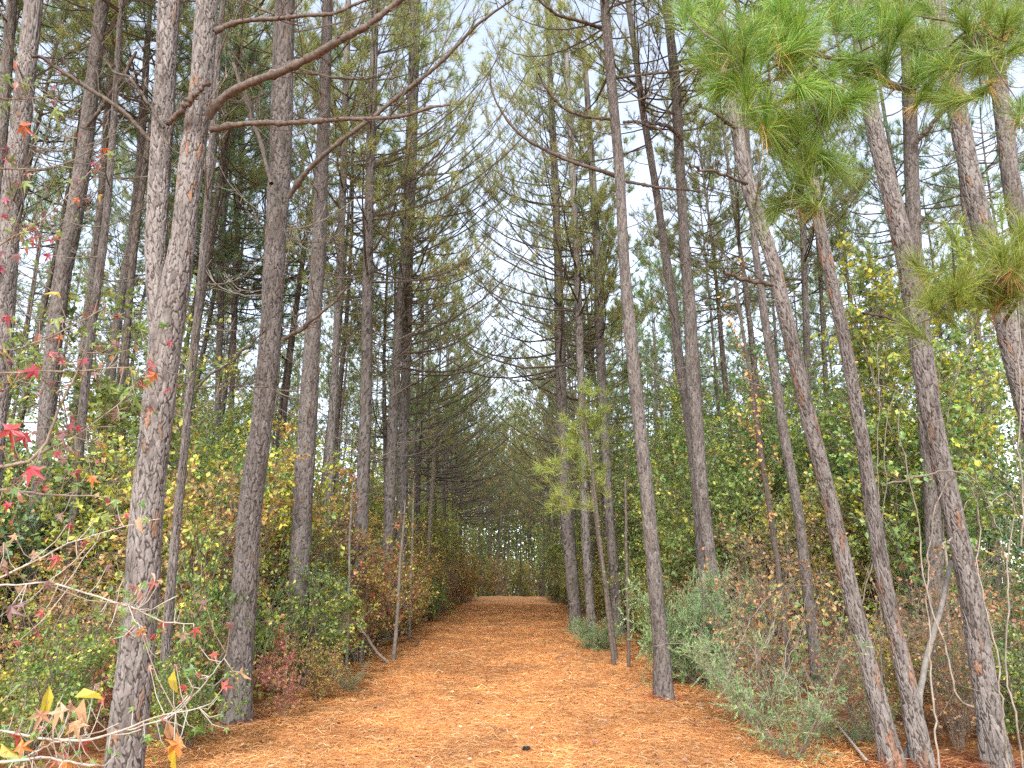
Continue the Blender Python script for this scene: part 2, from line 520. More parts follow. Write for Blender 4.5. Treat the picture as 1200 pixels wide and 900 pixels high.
n = 3600
y = 4.2 + 40 * R.random(n) ** 1.7
l, r = lane_edges(y)
x = np.where(R.random(n) < .6, l + (r - l) * R.random(n), R.uniform(-1, 1, n) * (y * .6 + 2.5))
mb = MB()
nn = nrm(np.stack([R.normal(0, .45, n), R.normal(0, .45, n), np.ones(n)], 1)); dd = rand_unit(n); dd[:, 2] *= .2
leaves(mb, np.stack([x, y, gz(x, y) + .045 + R.random(n) * .02], 1), dd, nn, R.uniform(.02, .06, n), OVAL, OVAL_T)
tag(link('fallen_leaves', mb.mesh('fallen_leaves', [M_LITTER])), 'pale and dark dead leaves dotted over the needle litter', 'dead leaves', kind='stuff')

# ------------------------------------------------------------------ bark relief
def cells(u, v, nu, cv, seed):
    """periodic in u (0..nu cells); v in cell units; returns F1,F2,id"""
    rg = np.random.default_rng(seed)
    tab = rg.random((64, 512, 3))
    iu, iv = np.floor(u).astype(int), np.floor(v).astype(int)
    f1 = np.full(u.shape, 9.); f2 = np.full(u.shape, 9.); cid = np.zeros(u.shape)
    for a in (-1, 0, 1):
        for b in (-1, 0, 1):
            cu, cvv = iu + a, iv + b
            t = tab[np.mod(cu, nu) % 64, np.mod(cvv, 512)]
            du = cu + .15 + .7 * t[..., 0] - u; dv = cvv + .15 + .7 * t[..., 1] - v
            dist = np.maximum(np.abs(du) * .95, np.abs(dv)) * .55 + np.hypot(du, dv) * .45
            new = dist < f1
            f2 = np.where(new, f1, np.minimum(f2, dist)); cid = np.where(new, t[..., 2], cid); f1 = np.where(new, dist, f1)
    return f1, f2, cid


def trunk_mesh(mb, pts, rad, sides, step, relief, seed, plate=(.045, .085), flare=0.0, m=0, zf=None):
    n = max(8, int(np.sum(np.linalg.norm(np.diff(pts, axis=0), axis=1)) / step))
    A = resample(np.c_[pts, rad], n)
    if zf:
        k_ = np.arange(n); A = A[(A[:, 2] < zf) | (k_ % 12 == 0) | (k_ == n - 1)]; n = len(A)
    P, r = A[:, :3], A[:, 3]
    T = nrm(np.gradient(P, axis=0))
    U = nrm(np.cross(T, np.array([0.05, 1, 0]))); W_ = np.cross(T, U)
    s = np.r_[0, np.cumsum(np.linalg.norm(np.diff(P, axis=0), axis=1))]
    th = np.arange(sides) / sides
    nu = max(6, int(round(2 * np.pi * r[:max(1, n // 3)].mean() / plate[0])))
    TH, S = np.meshgrid(th, s)
    rg = np.random.default_rng(seed)
    ph = rg.random(6) * 6.28
    wob = .16 * np.sin(S * 15 + ph[0] + 9 * TH * 6.28) + .12 * np.sin(S * 37 + ph[1] - 5 * 6.28 * TH) + .10 * np.sin(S * 110 + TH * 6.28 * 13)
    jag = .38 * np.sin(TH * 6.28 * 7 + ph[2] + S * 9) + .12 * np.sin(TH * 6.28 * 19 + S * 30)
    f1, f2, cid = cells(np.mod(TH * nu + wob, nu), S / plate[1] + jag, nu, 1, seed)
    nu2 = nu * 2 + 1
    g1, g2, cid2 = cells(np.mod(TH * nu2 + wob * 1.7, nu2), S / plate[1] * 1.9 + jag * 1.5, nu2, 1, seed + 7)
    e = ss((f2 - f1) / .27) * (.62 + .38 * ss((g2 - g1) / .2))
    bump = (e - .7) * relief * (.6 + .8 * cid) + (cid2 - .5) * relief * .5 + np.mod(S / plate[1] + jag, 1) * relief * .35
    cid = np.where(cid > .93, cid, np.clip(cid * .55 + cid2 * .42, 0, .92))
    low = 1 + .035 * np.sin(TH * 6.28 * 2 + S * 1.1 + ph[3]) + .025 * np.sin(TH * 6.28 * 3 - S * 2.3 + ph[4]) + .02 * np.sin(S * 5 + ph[5])
    fl = 1 + flare * np.exp(-S / .28) * (1 + .35 * np.sin(TH * 6.28 * 4 + ph[0]))
    rr = r[:, None] * low * fl + bump
    V = P[:, None, :] + rr[..., None] * (np.cos(TH * 2 * np.pi)[..., None] * U[:, None] + np.sin(TH * 2 * np.pi)[..., None] * W_[:, None])
    idx = np.arange(n * sides).reshape(n, sides)
    q = np.stack([idx[:-1], np.roll(idx[:-1], -1, 1), np.roll(idx[1:], -1, 1), idx[1:]], -1).reshape(-1, 4)
    mb.add(V.reshape(-1, 3), quads=q, m=m, attrs={'edge': e.ravel(), 'cell': cid.ravel()})


# ------------------------------------------------------------------ pine parts
def arc_branch(p0, az, length, rise, droop, npts=7, wig=.04):
    """one or many branches: arrays"""
    az = np.atleast_1d(az); B = len(az)
    t = np.linspace(0, 1, npts)[None, :]
    L = np.broadcast_to(length, (B,))[:, None]; rise = np.broadcast_to(rise, (B,))[:, None]; droop = np.broadcast_to(droop, (B,))[:, None]
    h = L * t * (1 - .08 * t)
    z = L * (rise * t - droop * np.sin(t * np.pi) * .5 + .28 * t ** 2.5)
    j = np.cumsum(R.normal(0, wig, (B, npts, 3)), 1) * L[..., None] * .35 * t[..., None]
    P = np.stack([np.cos(az)[:, None] * h, np.sin(az)[:, None] * h, z], -1) + j
    return np.asarray(p0).reshape(-1, 1, 3) + P


def side_twigs(P, count, lo, lenf, up=.25):
    B, N, _ = P.shape
    bi = np.repeat(np.arange(B), count)
    t = R.uniform(lo, .98, B * count) * (N - 1)
    i0 = np.minimum(t.astype(int), N - 2); f = (t - i0)[:, None]
    p = P[bi, i0] * (1 - f) + P[bi, i0 + 1] * f
    tan = nrm(P[bi, i0 + 1] - P[bi, i0])
    L = np.linalg.norm(P[:, -1] - P[:, 0], axis=1)[bi] * lenf * R.uniform(.5, 1.2, B * count) * (1.15 - .75 * t / (N - 1))
    d = nrm(tan * .75 + rand_unit(B * count) * .75 + np.array([0, 0, up]))
    k = np.linspace(0, 1, 4)[None, :, None]
    Q = p[:, None] + d[:, None] * k * L[:, None, None] + np.array([0, 0, 1.]) * (k ** 2) * L[:, None, None] * .22 + R.normal(0, .03, (B * count, 4, 3)) * L[:, None, None] * k
    return Q, bi


def tuft(mb, pos, d, per, length, width, spread=.75, m=0, bend=0.0):
    n = len(pos)
    P = np.repeat(pos, per, 0); D = np.repeat(nrm(d), per, 0)
    off = D * (-R.random((n * per, 1)) * length * .55)
    dd = nrm(D * R.uniform(.25, 1, (n * per, 1)) + rand_unit(n * per) * spread)
    needles(mb, P + off, dd, length * R.uniform(.7, 1.15, n * per), width, m, bend)


def pine_foliage(mbc, axis, zlo, zhi, nb, lmax, per, wid, bias=0.0, mats=(1, 1), dead_share=.0, tuft_n=(5, 3), nl=.2):
    """live boughs with needle tufts between heights zlo and zhi; material 0 is the bough bark"""
    h = np.sort(R.uniform(0, 1, nb))
    z = zlo + (zhi - zlo) * h
    base = np.stack([np.interp(z, axis[:, 2], axis[:, k]) for k in range(3)], 1)
    az = R.random(nb) * 2 * np.pi
    L = lmax * (1 - h) ** .5 * R.uniform(.55, 1.15, nb) + .35
    L = L * (1 + bias * np.cos(az))
    P = arc_branch(base, az, L, np.interp(h, [0, 1], [.12, .9]) + R.normal(0, .1, nb), .12)
    rad = (.008 + .0062 * L)[:, None] * np.linspace(1, .25, 7)[None]
    tubes(mbc, P, rad, 4, 0)
    Q, bi = side_twigs(P, tuft_n[0], .35, .34)
    tubes(mbc, Q, np.full((len(Q), 4), .007) * np.linspace(1, .5, 4)[None], 3, 0)
    q2, _ = side_twigs(Q, tuft_n[1], .3, .5)
    ends = np.concatenate([Q[:, -1], q2[:, -1], P[:, -1], q2[:, 2]])
    dirs = np.concatenate([Q[:, -1] - Q[:, -2], q2[:, -1] - q2[:, -2], P[:, -1] - P[:, -2], q2[:, 2] - q2[:, 0]])
    tubes(mbc, q2, np.full((len(q2), 4), .005), 3, 0)
    dirs = nrm(dirs) + np.array([0, 0, .25])
    dead = R.random(len(ends)) < dead_share * np.interp(ends[:, 2], [zlo, zlo + (zhi - zlo) * .45], [1, 0])
    tuft(mbc, ends[~dead], dirs[~dead], per, nl, wid, .7, mats[0])
    if dead.any():
        tuft(mbc, ends[dead], dirs[dead] + np.array([0, 0, -1.0]), max(4, per // 2), nl, wid, .6, mats[1])


def dead_limbs(mb, axis, zlo, zhi, nb, lmax, bias=0.0, sides=4, thick=1.0, m=0, twigs=4):
    z = R.uniform(zlo, zhi, nb)
    base = np.stack([np.interp(z, axis[:, 2], axis[:, k]) for k in range(3)], 1)
    az = R.random(nb) * 2 * np.pi
    if bias: az = np.where(R.random(nb) < bias, R.normal(0, .8, nb), az)
    L = lmax * R.uniform(.25, 1.1, nb) * np.interp(z, [zlo, zhi], [.6, 1.1])
    P = arc_branch(base, az, L, R.uniform(.0, .5, nb), R.uniform(.0, .25, nb), 7, .06)
    tubes(mb, P, ((.005 + .0055 * L) * thick)[:, None] * np.linspace(1, .22, 7)[None], sides, m)
    if twigs:
        Q, _ = side_twigs(P, twigs, .3, .33, .15)
        tubes(mb, Q, np.full((len(Q), 4), .0045 * thick) * np.linspace(1, .5, 4)[None], 3, m)


def smooth_axis(H, lean, wob, n=24):
    t = np.linspace(0, 1, n)
    ph = R.random(4) * 6.28
    x = lean * t * H + wob * (np.sin(t * 3.1 + ph[0]) - math.sin(ph[0])) + wob * .35 * (np.sin(t * 9 + ph[1]) - math.sin(ph[1]))
    y = wob * (np.sin(t * 2.7 + ph[2]) - math.sin(ph[2])) + wob * .35 * (np.sin(t * 8 + ph[3]) - math.sin(ph[3]))
    return np.stack([x, y, t * H], 1)


def pine_proto(kind):
    """'stand' tree from inside the wood; 'edge' tree beside the lane, boughs longer towards +X"""
    H = R.uniform(15, 18.5)
    ax = smooth_axis(H, R.normal(0, .008), R.uniform(.06, .22))
    r0 = R.uniform(.078, .128)
    t = ax[:, 2] / H
    rad = r0 * (1 - .86 * t ** .9) + .004
    mbt = MB()
    trunk_mesh(mbt, np.vstack([ax[0] - [0, 0, .4], ax]), np.r_[rad[0], rad], 14, .22, .006, int(R.integers(1e6)), (.06, .12), .25)
    mbc = MB()
    if kind == 'edge':
        dead_limbs(mbt, ax, 2.2, 7.5, 16, 2.6, .5, thick=.6, m=1, twigs=5)
        pine_foliage(mbc, ax, 5.0, H, 52, 3.5, 11, .0105, .42, (1, 2), R.uniform(.25, .5), (6, 3))
        mats = [BRANCH, N_EDGE if R.random() < .5 else N_CROWN, N_DEAD]
    else:
        dead_limbs(mbt, ax, 2.5, 10, 28, 1.9, m=1, twigs=5)
        pine_foliage(mbc, ax, 8.8, H, 46, 2.5, 11, .011, 0, (1, 2), .12, (5, 3))
        mats = [BRANCH, N_BLUE if R.random() < .5 else N_CROWN, N_DEAD]
    return dict(H=H, trunk=mbt.mesh('trunk', [BARK_FAR, DEADWOOD], True), crown=mbc.mesh('crown', mats), r0=r0)


P_EDGE = [pine_proto('edge') for _ in range(6)]
P_STAND = [pine_proto('stand') for _ in range(7)]


def place_pine(p, x, y, rz, sc, label, group, tilt=(0, 0)):
    o = empty('pine_tree', (x, y, float(gz(x, y))), label, 'pine tree', group, rz)
    o.scale = (sc, sc, sc); o.rotation_euler = (tilt[0], tilt[1], rz)
    link('trunk', p['trunk'], o); link('crown', p['crown'], o)
    return o


# ------------------------------------------------------------------ hero pines traced trunk by trunk (pixel centre, row, width), each at its own distance
HERO_XY = []


def px_pts(Y, rows):
    pts, rad = [], []
    for (px, py, w_) in rows:
        p = at(px, py, Y)
        pts.append(p); rad.append(.435 * w_ / F * depth(p) / math.hypot(1, (px - 600) / F))
    return np.array(pts), np.array(rad)


def hero_pine(label, rows, Y=None, H=17., bark=None, fork=None, near=True, dead=(3.5, 9.5, 14, 1.7), crown=True, lowcrown=None, branches=(), group=None):
    """rows bottom to top"""
    if Y is None:
        Y = float(ground_hit(rows[0][0], rows[0][1])[1])
    pts, rad = px_pts(Y, rows)
    # down to the soil
    d = pts[0] - pts[1]; d = d / -d[2]
    for _ in range(60):
        g0 = float(gz(pts[0][0], pts[0][1]))
        if pts[0][2] <= g0 - .12: break
        pts = np.vstack([pts[0] + d * .06, pts]); rad = np.r_[rad[0] * 1.004, rad]
    # up to the top
    d = nrm(pts[-1] - pts[-3])
    top = pts[-1].copy(); rr = rad[-1]
    z0 = top[2]; k = 0
    while top[2] < H:
        k += 1
        d = nrm(d * .93 + np.array([0, 0, 1]) * .07)
        top = top + d * .6
        f = max(0.0, (H - top[2]) / max(.1, H - z0))
        pts = np.vstack([pts, top]); rad = np.r_[rad, max(.012, rr * f)]
    base = np.array([pts[1][0], pts[1][1], float(gz(pts[1][0], pts[1][1]))])
    HERO_XY.append((base[0], base[1], label))
    o = empty('pine_tree', base, label, 'pine tree', group)
    L = pts - base
    seed = int(R.integers(1e6))
    mbt = MB()
    dist = depth(pts[1])
    if dist < 8: sd_, st = 180, .007
    elif dist < 14: sd_, st = 96, .012
    else: sd_, st = 24, .05
    trunk_mesh(mbt, L, rad, sd_, st, .008 if dist < 8 else .007, seed, (.05, .15), .42, 0, 8.5 if dist < 8 else 11.5)
    if fork is not None:
        fp, fr = px_pts(Y, fork)
        d = nrm(fp[-1] - fp[-2]); top = fp[-1].copy(); z0 = top[2]; rr = fr[-1]
        while top[2] < H - 1:
            d = nrm(d * .93 + np.array([0, 0, 1]) * .07); top = top + d * .6
            fp = np.vstack([fp, top]); fr = np.r_[fr, max(.012, rr * max(0., (H - 1 - top[2]) / (H - 1 - z0)))]
        mf = MB(); trunk_mesh(mf, fp - base, fr, sd_, st, .008, seed + 3, (.05, .15), 0, 0, 8.5)
    ax = L[np.argsort(L[:, 2])]
    if dead and not near:
        dead_limbs(mbt, ax, dead[0], dead[1], int(dead[2] * 1.3), dead[3], 0, 5, 1.0, 1, 6)
    link('trunk', mbt.mesh('trunk', [bark or BARK, DEADWOOD], True), o)
    if fork is not None:
        link('fork_stem', mf.mesh('fork_stem', [bark or BARK], True), o)
    if dead and near:
        for _ in range(int(dead[2] * 1.3)):
            mbd = MB(); dead_limbs(mbd, ax, dead[0], dead[1], 1, dead[3], 0, 5, 1.0, 0, 9)
            link('dead_limb', mbd.mesh('dead_limb', [DEADWOOD]), o)
    if crown:
        lo = lowcrown or 10.0
        mbc = MB()
        if near: pine_foliage(mbc, ax, lo, ax[-1, 2], 44, 2.4, 9, .009, 0, (1, 2), .08)
        else: pine_foliage(mbc, ax, lo - 1.5, ax[-1, 2], 64, 3.1, 11, .0095, .4 if base[0] < 0 else -.4, (1, 2), .18, (6, 3))
        link('crown', mbc.mesh('crown', [BRANCH, N_CROWN if R.random() < .5 else N_EDGE, N_DEAD]), o)
    for (rows_b, y0, y1, mat) in branches:
        k = len(rows_b)
        bp = np.array([at(px, py, y0 + (y1 - y0) * i / (k - 1)) for i, (px, py, w_) in enumerate(rows_b)])
        br = np.array([.5 * w_ / F * depth(p) for p, (_, _, w_) in zip(bp, rows_b)])
        A = resample(np.c_[bp - base, br * .82], 64)
        kink = np.interp(np.linspace(0, 12, 64), np.arange(13), R.normal(0, .022, 13))[:, None] * rand_unit(1) + np.interp(np.linspace(0, 9, 64), np.arange(10), R.normal(0, .016, 10))[:, None] * rand_unit(1)
        A[:, :3] += kink * np.linspace(0, 1, 64)[:, None] + R.normal(0, .0015, (64, 3))
        A[:, 3] *= R.uniform(.86, 1.16, 64) * (1 + .5 * (R.random(64) < .07))
        mbb = MB(); tubes(mbb, A[None, :, :3], A[None, :, 3], 9)
        Q, _ = side_twigs(A[None, :, :3], 16, .15, .24, .1)
        tubes(mbb, Q, np.full((len(Q), 4), .006) * np.linspace(1, .4, 4)[None], 4)
        Q2, _ = side_twigs(Q, 3, .2, .6, .1)
        tubes(mbb, Q2, np.full((len(Q2), 4), .0035), 3)
        link('branch', mbb.mesh('branch', [mat], True), o)
    return o, base, ax


# --- left side
hero_pine('thick pale pine splitting into two parallel stems, front left of the lane',
          [(145, 900, 51), (156, 800, 49), (166, 700, 46), (172, 600, 43), (183, 500, 42), (190, 430, 43), (196, 380, 48), (206, 330, 40), (214, 290, 34), (223, 200, 33), (236, 100, 30), (243, 0, 28)],
          6.1, 17, BARK, fork=[(188, 400, 30), (184, 340, 30), (182, 300, 29), (187, 200, 30), (193, 100, 28), (199, 0, 28)], dead=(5.2, 9, 8, 1.3),
          branches=[([(243, 137, 13), (262, 112, 12), (290, 99, 11), (330, 84, 11), (370, 65, 11), (400, 48, 10), (440, 22, 9), (475, -5, 7), (520, -40, 4)], 6.0, 5.2, BRANCH_LT),
                    ([(247, 152, 9), (285, 144, 7), (340, 144, 7), (400, 139, 6), (470, 137, 5), (525, 125, 3)], 6.05, 5.7, BRANCH_LT),
                    ([(252, 37, 9), (275, 25, 7), (330, 21, 6), (395, 14, 5), (450, -10, 3)], 6.1, 6.0, BRANCH_LT),
                    ([(176, 165, 6), (150, 135, 6), (100, 100, 6), (60, 75, 5), (35, 62, 4)], 6.05, 5.6, BRANCH),
                    ([(196, 146, 7), (212, 130, 8), (225, 115, 8), (246, 94, 6)], 5.95, 5.75, BRANCH_LT),
                    ([(192, 150, 4), (160, 100, 4), (125, 78, 3), (118, 60, 2)], 5.95, 5.7, BRANCH)])
hero_pine('dark furrowed pine with snapped limb stubs, next behind the forked pine',
          [(276, 850, 38), (280, 800, 35), (286, 700, 33), (292, 600, 31), (307, 500, 29), (316, 400, 29), (322, 300, 29), (328, 200, 28), (331, 100, 28), (334, 0, 27)],
          None, 18, BARK_DK, dead=(4.5, 10, 14, 2.0),
          branches=[([(332, 398, 7), (352, 386, 6), (385, 360, 4), (410, 335, 3)], 8.0, 7.4, BRANCH),
                    ([(318, 215, 6), (300, 150, 6), (285, 105, 6), (272, 75, 5)], 8.2, 8.4, BRANCH),
                    ([(338, 232, 8), (358, 200, 7), (400, 165, 6), (460, 120, 6), (520, 70, 5), (570, 20, 4), (606, -3, 2)], 8.2, 6.8, BRANCH)])
hero_pine('straight grey pine rising out of wine-red brush, third behind the forked pine',
          [(348, 735, 29), (352, 650, 27), (357, 550, 25), (363, 450, 24), (368, 370, 21), (373, 300, 19), (377, 200, 17), (381, 100, 15), (384, 0, 14)], 11.6, 17.5, BARK_DK, dead=(3, 10, 22, 2.3))
hero_pine('grey pine in a gap at the far left edge, leaning inward',
          [(-20, 650, 34), (-8, 520, 32), (3, 400, 30), (12, 250, 29), (27, 120, 27), (40, 0, 25)], 8.5, 17, BARK, dead=(3, 9.5, 16, 1.8))
hero_pine('dark narrow pine cut by the far left edge, in front of another leaner',
          [(-40, 600, 20), (-20, 380, 19), (-6, 230, 18), (4, 130, 17), (14, 0, 15)], 10.5, 17, BARK_DK, dead=(3, 9.5, 16, 1.8))
hero_pine('lichen-grey pine slanting up between the left edge and the forked pine',
          [(38, 680, 25), (48, 560, 25), (62, 410, 24), (75, 310, 24), (86, 260, 24), (97, 195, 22), (108, 100, 20), (120, 0, 18)], 10.5, 17, BARK_DK, dead=(3, 9.5, 18, 2.0),
          branches=[([(100, 150, 5), (118, 128, 5), (150, 80, 5), (160, 60, 4)], 10.4, 10.0, BRANCH)])
hero_pine('thin dark crooked pine seen left of the forked trunk, its lower stem almost black',
          [(72, 800, 14), (78, 690, 13), (88, 590, 13), (97, 480, 12), (103, 420, 12), (110, 360, 12), (117, 320, 11), (125, 250, 10), (133, 150, 9), (142, 0, 7)], 10.2, 14, BARK_DK, dead=(3, 9.5, 16, 1.6))
hero_pine('slim brown pine swaying left, tucked beside the thin dark crooked one',
          [(78, 640, 13), (86, 500, 12), (96, 420, 11), (108, 320, 11), (118, 240, 10), (128, 100, 9), (134, 0, 8)], 13.5, 16, BARK_DK, dead=(3, 9.5, 16, 1.6))
hero_pine('slender pine just left of the forked trunk at mid height',
          [(112, 600, 14), (124, 500, 14), (134, 400, 13), (145, 330, 13), (155, 280, 12), (165, 180, 11), (172, 60, 9)], 14, 16, BARK_DK, dead=(3, 9.5, 18, 1.6))
hero_pine('bowed slim pine with rough black base, immediately right of the forked trunk',
          [(188, 880, 14), (193, 780, 13), (206, 620, 12), (214, 550, 11), (221, 470, 11), (230, 390, 10), (238, 300, 9), (246, 200, 8), (256, 60, 7), (262, 0, 6)], 7.6, 12, BARK_DK, dead=(3, 8.5, 12, 1.2),
          branches=[([(231, 455, 4), (243, 441, 4), (262, 430, 3), (288, 408, 3), (312, 385, 2)], 7.6, 7.3, BRANCH),
                    ([(231, 455, 3), (260, 452, 2), (310, 455, 2), (355, 456, 1.5)], 7.6, 7.2, BRANCH)])
hero_pine('narrow straight pine in bright gap between bowed pine and furrowed pine',
          [(252, 600, 9), (256, 450, 9), (260, 300, 8), (265, 150, 8), (270, 0, 7)], 19, 17, BARK_DK, near=False, dead=(3, 11, 18, 2))
hero_pine('second narrow pine beside it, touching the furrowed pine on its left',
          [(266, 600, 9), (272, 450, 8), (277, 300, 8), (284, 150, 7), (290, 0, 7)], 21, 17, BARK_DK, near=False, dead=(3, 11, 18, 2))
hero_pine('pale slim pine showing against the sky right of the wine-red brush',
          [(380, 690, 13), (385, 580, 12), (389, 500, 11), (394, 400, 10), (399, 300, 10), (404, 150, 9), (408, 0, 8)], 16.5, 17, BARK, near=False, dead=(3, 11, 22, 2.2))
hero_pine('sturdy lane-side pine with twiggy limbs, fourth in the left row',
          [(420, 690, 20), (424, 600, 18), (428, 500, 16), (430, 400, 15), (431, 300, 13), (434, 200, 12), (440, 0, 9)], 15.0, 17, BARK_DK, near=False, dead=(3, 9.5, 34, 2.4), lowcrown=9)
hero_pine('left one of a close pair of pines in the left row',
          [(452, 700, 17), (456, 600, 15), (460, 500, 14), (466, 400, 12), (473, 300, 10), (478, 200, 9), (485, 0, 8)], 18.5, 17, BARK_DK, near=False, dead=(3, 9, 34, 2.6), lowcrown=8)
hero_pine('right one of a close pair of pines in the left row',
          [(468, 700, 16), (471, 600, 15), (473, 500, 14), (477, 400, 12), (480, 300, 10), (484, 200, 9), (490, 0, 7)], 20, 17, BARK_DK, near=False, dead=(3, 9, 34, 2.6), lowcrown=8)
# --- right side
hero_pine('isolated straight pine rooted on the right edge of the needle carpet',
          [(778, 822, 25), (775, 750, 22), (769, 700, 21), (760, 600, 19), (750, 500, 17), (739, 400, 16), (731, 300, 14), (726, 200, 13.5), (717, 100, 12.5), (708, 0, 11)], None, 16.5, BARK_DK, dead=(6.5, 9, 6, 1.8), lowcrown=9.5,
          branches=[([(727, 208, 7), (705, 200, 6), (670, 190, 5), (630, 172, 5), (600, 150, 4), (580, 118, 3), (572, 80, 2)], 10.6, 9.6, BRANCH),
                    ([(721, 140, 5), (690, 138, 4), (660, 128, 4), (640, 105, 3), (630, 85, 2)], 10.6, 10, BRANCH),
                    ([(712, 35, 6), (690, 28, 5), (655, 18, 4), (630, 0, 3), (615, -20, 2)], 10.6, 9.8, BRANCH),
                    ([(716, 92, 4), (750, 88, 4), (790, 84, 3), (830, 80, 2)], 10.7, 10.2, BRANCH),
                    ([(733, 212, 5), (770, 220, 4), (800, 222, 3), (840, 230, 2)], 10.7, 10.6, BRANCH),
                    ([(730, 143, 4), (748, 143, 4), (770, 150, 4), (785, 165, 3)], 10.7, 10.6, BRANCH)])
hero_pine('sinuous pine in thicket behind the isolated lane-edge pine',
          [(849, 795, 18), (832, 650, 17), (825, 600, 18), (819, 540, 18), (813, 450, 18), (808, 360, 16), (803, 300, 14), (797, 200, 13), (792, 100, 13), (784, 30, 11), (778, -20, 10)], None, 16.5, BARK_DK, dead=(4, 10, 16, 1.8),
          branches=[([(800, 165, 6), (788, 150, 6), (772, 145, 5), (755, 143, 4)], 12.1, 11.7, BRANCH)])
hero_pine('thin curving pine that crosses behind the sinuous one',
          [(822, 660, 12), (815, 560, 12), (805, 480, 12), (797, 430, 12), (790, 360, 11), (780, 300, 11), (770, 230, 9.5), (753, 127, 9), (747, 83, 8), (736, 0, 7.5)], 13.2, 15.5, BARK_DK, dead=(4, 10, 14, 1.8))
hero_pine('wavy slim pine standing behind the first of three leaning trunks',
          [(960, 812, 17), (953, 750, 16), (945, 680, 15), (936, 600, 14), (925, 545, 13), (917, 500, 13), (907, 430, 11), (900, 400, 11), (893, 350, 10), (885, 295, 9), (878, 200, 8), (868, 60, 7)], None, 14, BARK_DK, dead=(3, 9, 14, 1.4))
hero_pine('leaning pine, first of three tilted trunks right of the lane',
          [(1048, 905, 28), (1023, 800, 24), (998, 700, 22), (976, 600, 21.5), (950, 500, 21), (927, 400, 20), (905, 300, 18), (886, 250, 17.5), (872, 200, 17), (860, 130, 16), (848, 60, 15), (838, 0, 14)], None, 15, BARK, dead=(5, 9.5, 6, 1.2),
          branches=[([(905, 334, 6), (880, 328, 6), (845, 319, 5)], 6.7, 6.5, BRANCH), ([(876, 215, 5), (850, 205, 4), (810, 195, 3)], 6.7, 6.2, BRANCH), ([(862, 150, 6), (845, 138, 5), (820, 122, 4)], 6.7, 6.4, BRANCH)])
hero_pine('leaning pine, middle of three tilted trunks, straightest and propping a dead pole',
          [(1083, 905, 28), (1063, 800, 24), (1039, 700, 21), (1023, 600, 19.5), (1008, 500, 18), (990, 400, 17), (968, 300, 16.5), (957, 245, 16), (950, 200, 15), (940, 120, 14), (930, 40, 13)], None, 15, BARK, dead=(5.5, 9.5, 6, 1.2))
big_r, big_r_base, _ = hero_pine('rough knobbly leaning pine at right, wrapped in pale bare vines',
          [(1170, 905, 37), (1153, 800, 34), (1138, 700, 31), (1117, 600, 29), (1100, 530, 28), (1092, 490, 29), (1079, 410, 30), (1074, 370, 31), (1062, 300, 27), (1050, 250, 25), (1037, 200, 23), (1024, 150, 22), (1012, 80, 21), (1002, 0, 19)], None, 15.5, BARK, dead=(6.5, 9.5, 5, 1.2),
          branches=[([(1063, 385, 5), (1040, 371, 4), (1010, 366, 3)], 6.4, 6.2, BRANCH)])
hero_pine('upright smooth grey pine rising behind the rough vine-wrapped trunk',
          [(1095, 640, 24), (1086, 500, 23), (1077, 380, 21), (1072, 300, 20), (1068, 200, 20), (1066, 110, 21), (1062, 0, 19)], 11.5, 17.5, BARK_DK, dead=(6, 10, 12, 1.8),
          branches=[([(1073, 168, 6), (1085, 155, 6), (1105, 130, 5)], 11.3, 11.0, BRANCH)])
edge_r, edge_r_base, _ = hero_pine('thick scaly pine bending out of sight at the right edge',
          [(1240, 700, 31), (1222, 560, 30), (1205, 480, 30), (1190, 430, 29), (1177, 370, 30), (1160, 300, 31), (1147, 250, 30), (1136, 200, 29), (1126, 150, 28), (1116, 100, 27), (1104, 40, 26), (1096, 0, 25)], 8.0, 17, BARK, dead=(6.5, 9.5, 6, 1.3))
hero_pine('scaly pine half hidden behind the thick one bending at right',
          [(1216, 480, 29), (1205, 380, 28), (1196, 280, 27), (1183, 200, 26), (1175, 130, 25), (1165, 60, 24), (1158, 0, 23)], 9.5, 17, BARK_DK, dead=(4, 9.5, 10, 1.5))
hero_pine('thick-based dark pine at lane edge, first of a tight right-hand file',
          [(676, 738, 18), (668, 650, 18), (663, 600, 16), (659, 500, 14.5), (656, 400, 13.5), (654, 300, 11), (650, 200, 9.5), (645, 100, 8), (641, 0, 7)], 20.5, 17, BARK_DK, near=False, dead=(3, 9.5, 30, 2.4), lowcrown=8.5)
hero_pine('slim paler pine hugging the thick-based one in the right-hand file',
          [(694, 742, 13), (690, 690, 12), (685, 600, 11), (681, 450, 10), (677, 330, 9.5), (671, 200, 8), (663, 50, 6)], 19.0, 16, BARK, near=False, dead=(3, 9.5, 26, 2.2), lowcrown=8.5)
hero_pine('dark pine half screened by a young yellow-green pine sapling',
          [(722, 700, 14), (714, 600, 13), (707, 480, 12.5), (703, 400, 12), (700, 300, 11), (694, 200, 9), (684, 50, 7)], 19.5, 17, BARK_DK, near=False, dead=(3, 9.5, 26, 2.2), lowcrown=9)
hero_pine('faint brown pine trunk between the lower tips of the bright green bough',
          [(946, 420, 9), (943, 330, 9), (941, 260, 9), (937, 180, 8), (932, 60, 7)], 18, 16, BARK_DK, near=False, dead=(4, 10, 14, 1.6))

# ------------------------------------------------------------------ pine rows along the lane and the stand behind
ORD = ['first', 'second', 'third', 'fourth', 'fifth', 'sixth', 'seventh', 'eighth', 'ninth', 'tenth', 'eleventh', 'twelfth', 'thirteenth', 'fourteenth', 'fifteenth', 'sixteenth', 'seventeenth', 'eighteenth', 'nineteenth', 'twentieth']


